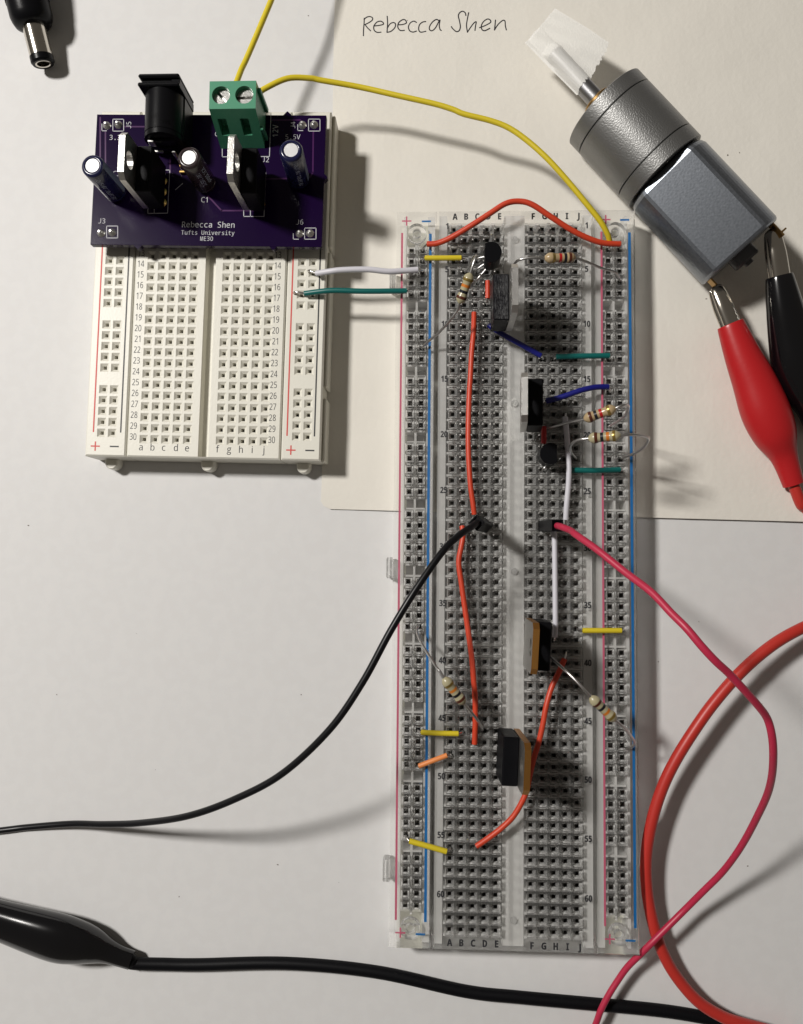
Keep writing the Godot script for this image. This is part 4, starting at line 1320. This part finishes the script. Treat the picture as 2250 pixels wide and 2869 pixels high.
	jumper("jumper_wire", "tiny red wire above the right-hand half-round transistor", M.wire_deep_red, [Vector3(20.39, 9.7, 46.33), Vector3(20.36, 9.8, 48.28), Vector3(20.37, 9.6, 50.12)], drop(at_hole(8, 19)), drop(at_hole(8, 21)), rr, 0.6)
	jumper("jumper_wire", "white wire running down to the magenta-wired connector from above", M.wire_white, [Vector3(25.07, 9.8, 44.17), Vector3(25.26, 10.6, 47.77), Vector3(25.52, 10.9, 52.12), Vector3(25.74, 10.9, 55.98), Vector3(25.66, 10.6, 59.59), Vector3(25.32, 10.2, 64.05), Vector3(25.22, 9.7, 67.12)], drop(at_hole(10, 18)), drop(at_hole(10, 28)), "white jumper wires on the right half of the clear breadboard", 0.62)
	jumper("jumper_wire", "teal wire passing under a white wire towards the blue stripe", M.wire_teal, [Vector3(25.76, 9.4, 55.98), Vector3(28.72, 9.5, 56.08), Vector3(31.89, 9.6, 56.11), Vector3(37.26, 9.6, 55.89)], drop(at_hole(10, 23)), drop(Vector3(37.85, 8.5, 55.9)), "teal jumper wires", 0.63)
	jumper("jumper_wire", "white wire running down from the magenta-wired connector to a copper-edged transistor", M.wire_white, [Vector3(22.47, 9.6, 70.14), Vector3(22.69, 10, 72.07), Vector3(22.83, 10.2, 87.97), Vector3(22.86, 10, 90.73), Vector3(22.82, 9.5, 93.06)], drop(at_hole(9, 29)), drop(at_hole(9, 38)), "white jumper wires on the right half of the clear breadboard", 0.6)
	jumper("jumper_wire", "yellow wire across the pink stripe on the right, below row thirty-five", M.wire_yellow, [Vector3(28.88, 9.6, 91.59), Vector3(33.06, 9.7, 91.52), Vector3(37.36, 9.6, 91.47)], drop(at_hole(11, 37)), drop(Vector3(37.85, 8.5, 91.4)), ry, 0.6)
	jumper("jumper_wire", "red wire curving behind the lower copper-edged transistor across the groove", M.wire_red, [Vector3(24.84, 9.9, 97.83), Vector3(23.69, 10.6, 100.3), Vector3(21.88, 11.2, 103.85), Vector3(20.65, 11.6, 107.76), Vector3(19.93, 11.6, 111.72), Vector3(19.05, 11.4, 115.71), Vector3(18, 11.2, 119.17), Vector3(17.13, 11, 122.98), Vector3(17.83, 11, 118.98), Vector3(17.16, 11, 122.77), Vector3(16.61, 11, 125.71), Vector3(15.66, 11, 128.24), Vector3(13.68, 10.8, 131.69), Vector3(11.16, 10.5, 134.35), Vector3(8.43, 10.1, 136.64), Vector3(5.81, 9.6, 138.66)], drop(at_hole(10, 39)), drop(at_hole(2, 56)), rr, 0.62)
	jumper("jumper_wire", "yellow wire across the blue stripe at row forty-six, above the orange one", M.wire_yellow, [Vector3(-6.54, 9.5, 114.41), Vector3(-2.42, 9.6, 114.52), Vector3(1.69, 9.5, 114.56)], drop(Vector3(-7.21, 8.5, 114.3)), drop(at_hole(1, 46)), ry, 0.6)
	jumper("jumper_wire", "orange wire slanting across the blue stripe near row forty-eight", M.wire_orange, [Vector3(-6.95, 9.5, 121.77), Vector3(-3.88, 9.6, 120.51), Vector3(-0.76, 9.5, 119.3)], drop(Vector3(-7.21, 8.5, 122.0)), drop(at_hole(0, 48)), "", 0.58)
	jumper("jumper_wire", "yellow wire slanting across the blue stripe at row fifty-five, lowest on the left", M.wire_yellow, [Vector3(-8.9, 9.5, 137.95), Vector3(-4.8, 9.6, 138.93), Vector3(-0.71, 9.5, 140.01)], drop(Vector3(-9.75, 8.5, 137.3)), drop(at_hole(0, 56)), ry, 0.62)
	# half-round transistors
	transistor("small black half-round transistor with its flat side facing left near the top", Vector3(8.02, 15.6, 8.57), -1, [at_hole(2, 4), at_hole(2, 5), at_hole(2, 6)])
	transistor("small black half-round transistor with its flat side facing right beside the white wire", Vector3(21.19, 14.6, 53.03), 1, [at_hole(8, 21), at_hole(8, 22), at_hole(8, 23)])
	# power transistors
	mosfet("tall power transistor with scratched black top and silver tab on its right side", Vector3(10.2, 8.5, 20.4), 27.6, -1, M.cut, M.scratched, 0.01, 0.0)
	mosfet("tall power transistor with ragged silver tab on its left, beside the short blue wire", Vector3(17.7, 8.5, 42.9), 27.2, 1, M.cut, M.epoxy, 0.0, 0.085)
	mosfet("tall power transistor with copper-edged tab on its left, below a white wire", Vector3(18.2, 8.5, 93.9), 28.2, 1, M.copper, M.epoxy, -0.05, 0.0)
	mosfet("tall power transistor with copper-edged tab on its right, lowest on the clear breadboard", Vector3(11.8, 8.5, 117.7), 26.9, -1, M.copper, M.epoxy, -0.04, -0.06)
	# resistors
	var B := [M.band_brown, M.band_black, M.band_red, M.band_orange, M.band_gold]
	resistor("beige resistor standing askew at upper left, orange, black and brown bands, beside the half-round transistor", Vector3(3.31, 20.5, 15.02), Vector3(1.05, 18, 20.85), [[0.22, B[4]], [0.42, B[3]], [0.61, B[1]], [0.80, B[0]]],
		[Vector3(3.89, 21.2, 13.28), Vector3(4.48, 21, 11.56), Vector3(4.22, 18.5, 11.06), Vector3(3.52, 13, 10.58), Vector3(2.65, 8.8, 10.34), Vector3(2.71, 6, 9.32)], [Vector3(0.68, 17.2, 21.98), Vector3(-0.56, 16, 23.46), Vector3(-3.27, 13, 25.76), Vector3(-5.51, 10.6, 26.99), Vector3(-7.04, 8.8, 28.04), Vector3(-7.19, 6, 27.39)], M.beige_pale)
	resistor("beige resistor lying level at upper right, with a red band, lead reaching the blue stripe", Vector3(19.36, 18, 10.9), Vector3(26.23, 17, 10.46), [[0.28, B[4]], [0.49, B[2]], [0.65, B[1]], [0.80, B[0]]],
		[Vector3(17.5, 18.2, 10.89), Vector3(15.36, 18, 10.93), Vector3(13.98, 17.4, 11.07), Vector3(13.53, 15.6, 10.79), Vector3(13.52, 11, 9.69), Vector3(13.81, 6, 8.02)], [Vector3(28.67, 16, 10.98), Vector3(32.59, 13.6, 11.61), Vector3(34.87, 12.4, 11.74), Vector3(36.15, 11.6, 11.93), Vector3(37.51, 9, 12.54), Vector3(38.27, 6, 11.87)], M.beige)
	resistor("beige resistor with a red band at right, above the orange-banded one", Vector3(26.44, 25, 47.31), Vector3(32.5, 27, 45.35), [[0.22, B[0]], [0.38, B[1]], [0.54, B[2]], [0.78, B[4]]],
		[Vector3(24.51, 22, 47.26), Vector3(22.89, 17, 47.13), Vector3(21.76, 12, 46.83), Vector3(21.35, 8.9, 46.38), Vector3(21.64, 6, 45.9)], [Vector3(33.45, 27.2, 44.99), Vector3(34.58, 26.5, 44.62), Vector3(35.63, 24.5, 44.67), Vector3(36.36, 18, 45.39), Vector3(35.87, 12, 45.7), Vector3(35.08, 8.8, 46.03), Vector3(35.68, 6, 45.56)], M.beige)
	resistor("beige resistor with an orange band at right, its lead looping out past the board edge", Vector3(27.12, 26, 51.43), Vector3(33.24, 28, 51.04), [[0.25, B[0]], [0.43, B[1]], [0.61, B[3]], [0.80, B[4]]],
		[Vector3(25.87, 25.4, 51.5), Vector3(24.95, 24, 51.59), Vector3(24.62, 19.5, 52.05), Vector3(25.74, 14, 52.74), Vector3(27.55, 8.9, 53.25), Vector3(28.17, 6, 52.99)], [Vector3(34.57, 28, 50.94), Vector3(36, 27.6, 50.85), Vector3(38.32, 26, 50.91), Vector3(39.77, 24, 51.19), Vector3(40.11, 19, 52.11), Vector3(39.14, 13, 52.86), Vector3(37.79, 8.9, 53.19), Vector3(38.35, 6, 52.89)], M.beige_pale)
	resistor("beige resistor slanting across the blue stripe at lower left beside the long red wire", Vector3(-1.77, 20, 100.88), Vector3(2.63, 18, 106.52), [[0.24, B[4]], [0.44, B[3]], [0.62, B[1]], [0.80, B[0]]],
		[Vector3(-2.8, 19.8, 99.3), Vector3(-2, 19.4, 100.8), Vector3(-3.6, 17.6, 98.55), Vector3(-5.6, 14.8, 95.91), Vector3(-7.22, 11.8, 93.36), Vector3(-7.64, 9.8, 91.9), Vector3(-7.39, 8.7, 91.16), Vector3(-7.45, 6, 91.38)], [Vector3(4.15, 16.6, 108.49), Vector3(5.78, 13.4, 110.94), Vector3(6.79, 10, 113.08), Vector3(7.06, 8, 113.96), Vector3(7.18, 6, 114.38)], M.beige_pale)
	resistor("beige resistor slanting down at lower right beside row forty-five", Vector3(28.35, 21, 104.07), Vector3(33.8, 19.5, 109.14), [[0.25, B[0]], [0.43, B[1]], [0.61, B[3]], [0.80, B[4]]],
		[Vector3(26.92, 21.2, 102.54), Vector3(24.85, 20.4, 100.31), Vector3(22.76, 18.4, 98.38), Vector3(20.98, 15, 96.73), Vector3(20.78, 10, 96.42), Vector3(21.13, 6, 96.69)], [Vector3(35.55, 18.2, 110.6), Vector3(37.44, 16, 112.57), Vector3(39.16, 13, 114.77), Vector3(39.38, 10.4, 116.41), Vector3(38.49, 8.8, 117.12), Vector3(38.69, 6, 117.62)], M.beige_pale)
	# connectors with long wires
	for q in [
			["jumper_lead", "black lead wire with black square connector leaving the clear breadboard to the left", M.wire_black, Vector3(4.85, 22, 68.56), at_hole(3, 28), [Vector3(4.86, 22.4, 68.49), Vector3(3.53, 24.5, 69.63), Vector3(0.95, 27, 71.45), Vector3(-2.36, 29, 74.82), Vector3(-7.41, 30.5, 82.11), Vector3(-12.39, 31, 90.42), Vector3(-17.8, 31, 100.55), Vector3(-24.25, 30, 109.95), Vector3(-33.94, 27, 119.39), Vector3(-44.05, 24, 125.48), Vector3(-54.87, 20, 130.37), Vector3(-67.5, 12.5, 134.52), Vector3(-78.25, 6.6, 136.98), Vector3(-87.64, 2.6, 138.39), Vector3(-98.52, 0.8, 139.99), Vector3(-105.27, 0.75, 140.93), Vector3(-121.04, 0.75, 143.05)], 0.72],
			["jumper_lead", "magenta lead wire with black square connector looping down the right side", M.wire_magenta, Vector3(21.59, 21, 68.96), at_hole(8, 28), [Vector3(21.58, 21.4, 69.02), Vector3(22.13, 24, 69.39), Vector3(23.46, 27, 70.25), Vector3(23.96, 30, 71.14), Vector3(27.28, 34, 74.11), Vector3(31.67, 38, 78.31), Vector3(35.33, 42, 81.76), Vector3(38.01, 45, 85.3), Vector3(40.04, 47, 87.79), Vector3(42.3, 48, 90.78), Vector3(44.54, 48, 93.2), Vector3(47.14, 47, 95.41), Vector3(49.76, 46, 97.98), Vector3(53.11, 44, 101.23), Vector3(55.53, 42, 103.9), Vector3(56.72, 41, 107.12), Vector3(57.72, 39, 110.94), Vector3(59.04, 35, 115.72), Vector3(60.11, 30, 120.61), Vector3(60.19, 25, 126.12), Vector3(59.78, 20, 132.07), Vector3(58.7, 16.5, 136.97), Vector3(57.12, 13, 141.82), Vector3(54.34, 10.4, 146.48), Vector3(50.98, 8, 151.58), Vector3(46.95, 7.6, 155.91), Vector3(44.11, 7.4, 158.92), Vector3(41.82, 6.6, 161.79), Vector3(39.19, 5.4, 165.3), Vector3(37.22, 4.8, 168.51), Vector3(35.16, 4.6, 171.95), Vector3(33.51, 4.4, 175.37), Vector3(32.4, 3.6, 179.12), Vector3(29.09, 0.8, 189.08)], 0.70]]:
		var tip: Vector3 = q[3]
		var foot: Vector3 = q[4]
		var o := thing(q[0], q[1], "wire", foot)
		var up: Vector3 = (tip - foot).normalized()
		var sd := up.cross(Vector3.BACK if q[2] == M.wire_magenta else Vector3(0.75, 0, 0.66)).normalized()
		var bs := Basis(sd, up, sd.cross(up)).orthonormalized()
		var len_ := (tip - foot).length() - 0.4
		var h := Mb.new()
		h.box(foot + up * (0.4 + len_ / 2), Vector3(2.5, len_, 2.5), 0.15, bs)
		part("connector_housing", h, M.epoxy, o)
		var rim := Mb.new()
		for s in [-1, 1]:
			rim.box(tip + bs * Vector3(1.08 * s, 0.1, 0), Vector3(0.3, 0.5, 2.46), 0.05, bs)
			rim.box(tip + bs * Vector3(0, 0.1, 1.08 * s), Vector3(1.85, 0.5, 0.3), 0.05, bs)
		part("housing_rim", rim, M.soot, o)
		var pin := Mb.new()
		pin.tube([foot + up * 0.6, foot + Vector3(0, -3, 0)], 0.32, 8)
		part("pin", pin, M.tin, o)
		cable(o, q[5], q[6], q[2], "wire")

func leads() -> void:
	var red := thing("test_lead", "red crocodile clip and thick red cable at the right, clipped to the motor", "test lead", Vector3(60, 0, 40))
	clip(red, [Vector3(62.81, 7.4, 22.87), Vector3(65.56, 6.6, 29.38), Vector3(68.36, 5.8, 35.27), Vector3(71.06, 5, 41.83), Vector3(73.49, 4.4, 47.31), Vector3(75.74, 3.6, 52.15), Vector3(77.99, 2.9, 58.3)], [3.05, 3.95, 4.75, 5.35, 4.75, 3.0, 2.35], M.boot_red, Vector3(59.4, 7.6, 14.24))
	cable(red, [Vector3(76.98, 3.2, 55.45), Vector3(77.99, 2.9, 58.3), Vector3(79.94, 2.2, 62.7), Vector3(81.4, 1.6, 63.77), Vector3(89.23, 1.4, 72.86), Vector3(92.41, 2, 81.38), Vector3(86.87, 4.5, 87.14), Vector3(77.96, 6.5, 90.48), Vector3(70.85, 7.6, 94.27), Vector3(63.9, 8.2, 99.95), Vector3(57.59, 8.2, 107.13), Vector3(52.67, 7.8, 114.36), Vector3(49.04, 7.2, 120.79), Vector3(46.66, 6.6, 126.4), Vector3(44.9, 6, 132.42), Vector3(43.75, 5.4, 138.87), Vector3(43.48, 5, 144.4), Vector3(43.96, 4.6, 150.33), Vector3(45.14, 4.4, 156.16), Vector3(47.03, 4.2, 161.95), Vector3(49.9, 4.2, 167.19), Vector3(54.36, 4.4, 172.24), Vector3(59.29, 4.4, 175.32), Vector3(64.29, 4.2, 177.08), Vector3(77.31, 2.5, 180.64)], 1.28, M.silicone_red)
	var blk := thing("test_lead", "black crocodile clip with silver jaw at the right edge, behind the red clip", "test lead", Vector3(75, 0, 25))
	clip(blk, [Vector3(72.45, 10.5, 13.01), Vector3(73.91, 9.4, 19.17), Vector3(75.67, 8, 25.41), Vector3(77.54, 6.6, 31.51), Vector3(79.63, 5.2, 36.87), Vector3(81.48, 4, 41.11), Vector3(83.67, 2.9, 46.22)], [3.05, 3.95, 4.75, 5.35, 4.75, 3.0, 2.35], M.boot_black, Vector3(70.13, 12.4, 3.17))
	cable(blk, [Vector3(82.87, 3.2, 44.23), Vector3(83.67, 2.9, 46.22), Vector3(86.35, 1.6, 51.95), Vector3(93.02, 1.4, 61.08), Vector3(100.74, 1.4, 69.14)], 1.28, M.silicone_black)
	var low := thing("test_lead", "black rubber clip boot at the lower left with thick black cable along the bottom", "test lead", Vector3(-95, 0, 165))
	clip(low, [Vector3(-119.04, 5.9, 154.07), Vector3(-108.98, 5.5, 157.29), Vector3(-99.65, 5.25, 160.09), Vector3(-89.13, 5.15, 162.85), Vector3(-83.92, 4.6, 164.16), Vector3(-80.75, 3.8, 165.29), Vector3(-77.85, 3.2, 166.55), Vector3(-75.26, 2.8, 167.7), Vector3(-72.43, 2.5, 168.68)], [3.1, 4.1, 5.0, 5.8, 5.2, 4.25, 3.0, 2.5, 2.35], M.boot_black, Vector3(-132.28, 7.4, 150.5), 0.75, -0.42)
	cable(low, [Vector3(-74.4, 3, 167.95), Vector3(-72.36, 2.7, 168.66), Vector3(-72.1, 2.2, 169.47), Vector3(-64.98, 1.6, 169.75), Vector3(-57.4, 1.38, 169.72), Vector3(-37.11, 1.38, 168.78), Vector3(-16.64, 1.38, 170.01), Vector3(3.52, 1.38, 173.59), Vector3(15.57, 1.38, 174.53), Vector3(31.52, 1.38, 175.43), Vector3(46.92, 1.38, 176.34), Vector3(57.26, 1.38, 177.61), Vector3(67.52, 1.38, 179.48), Vector3(82.77, 1.38, 183.97)], 1.36, M.silicone_black)
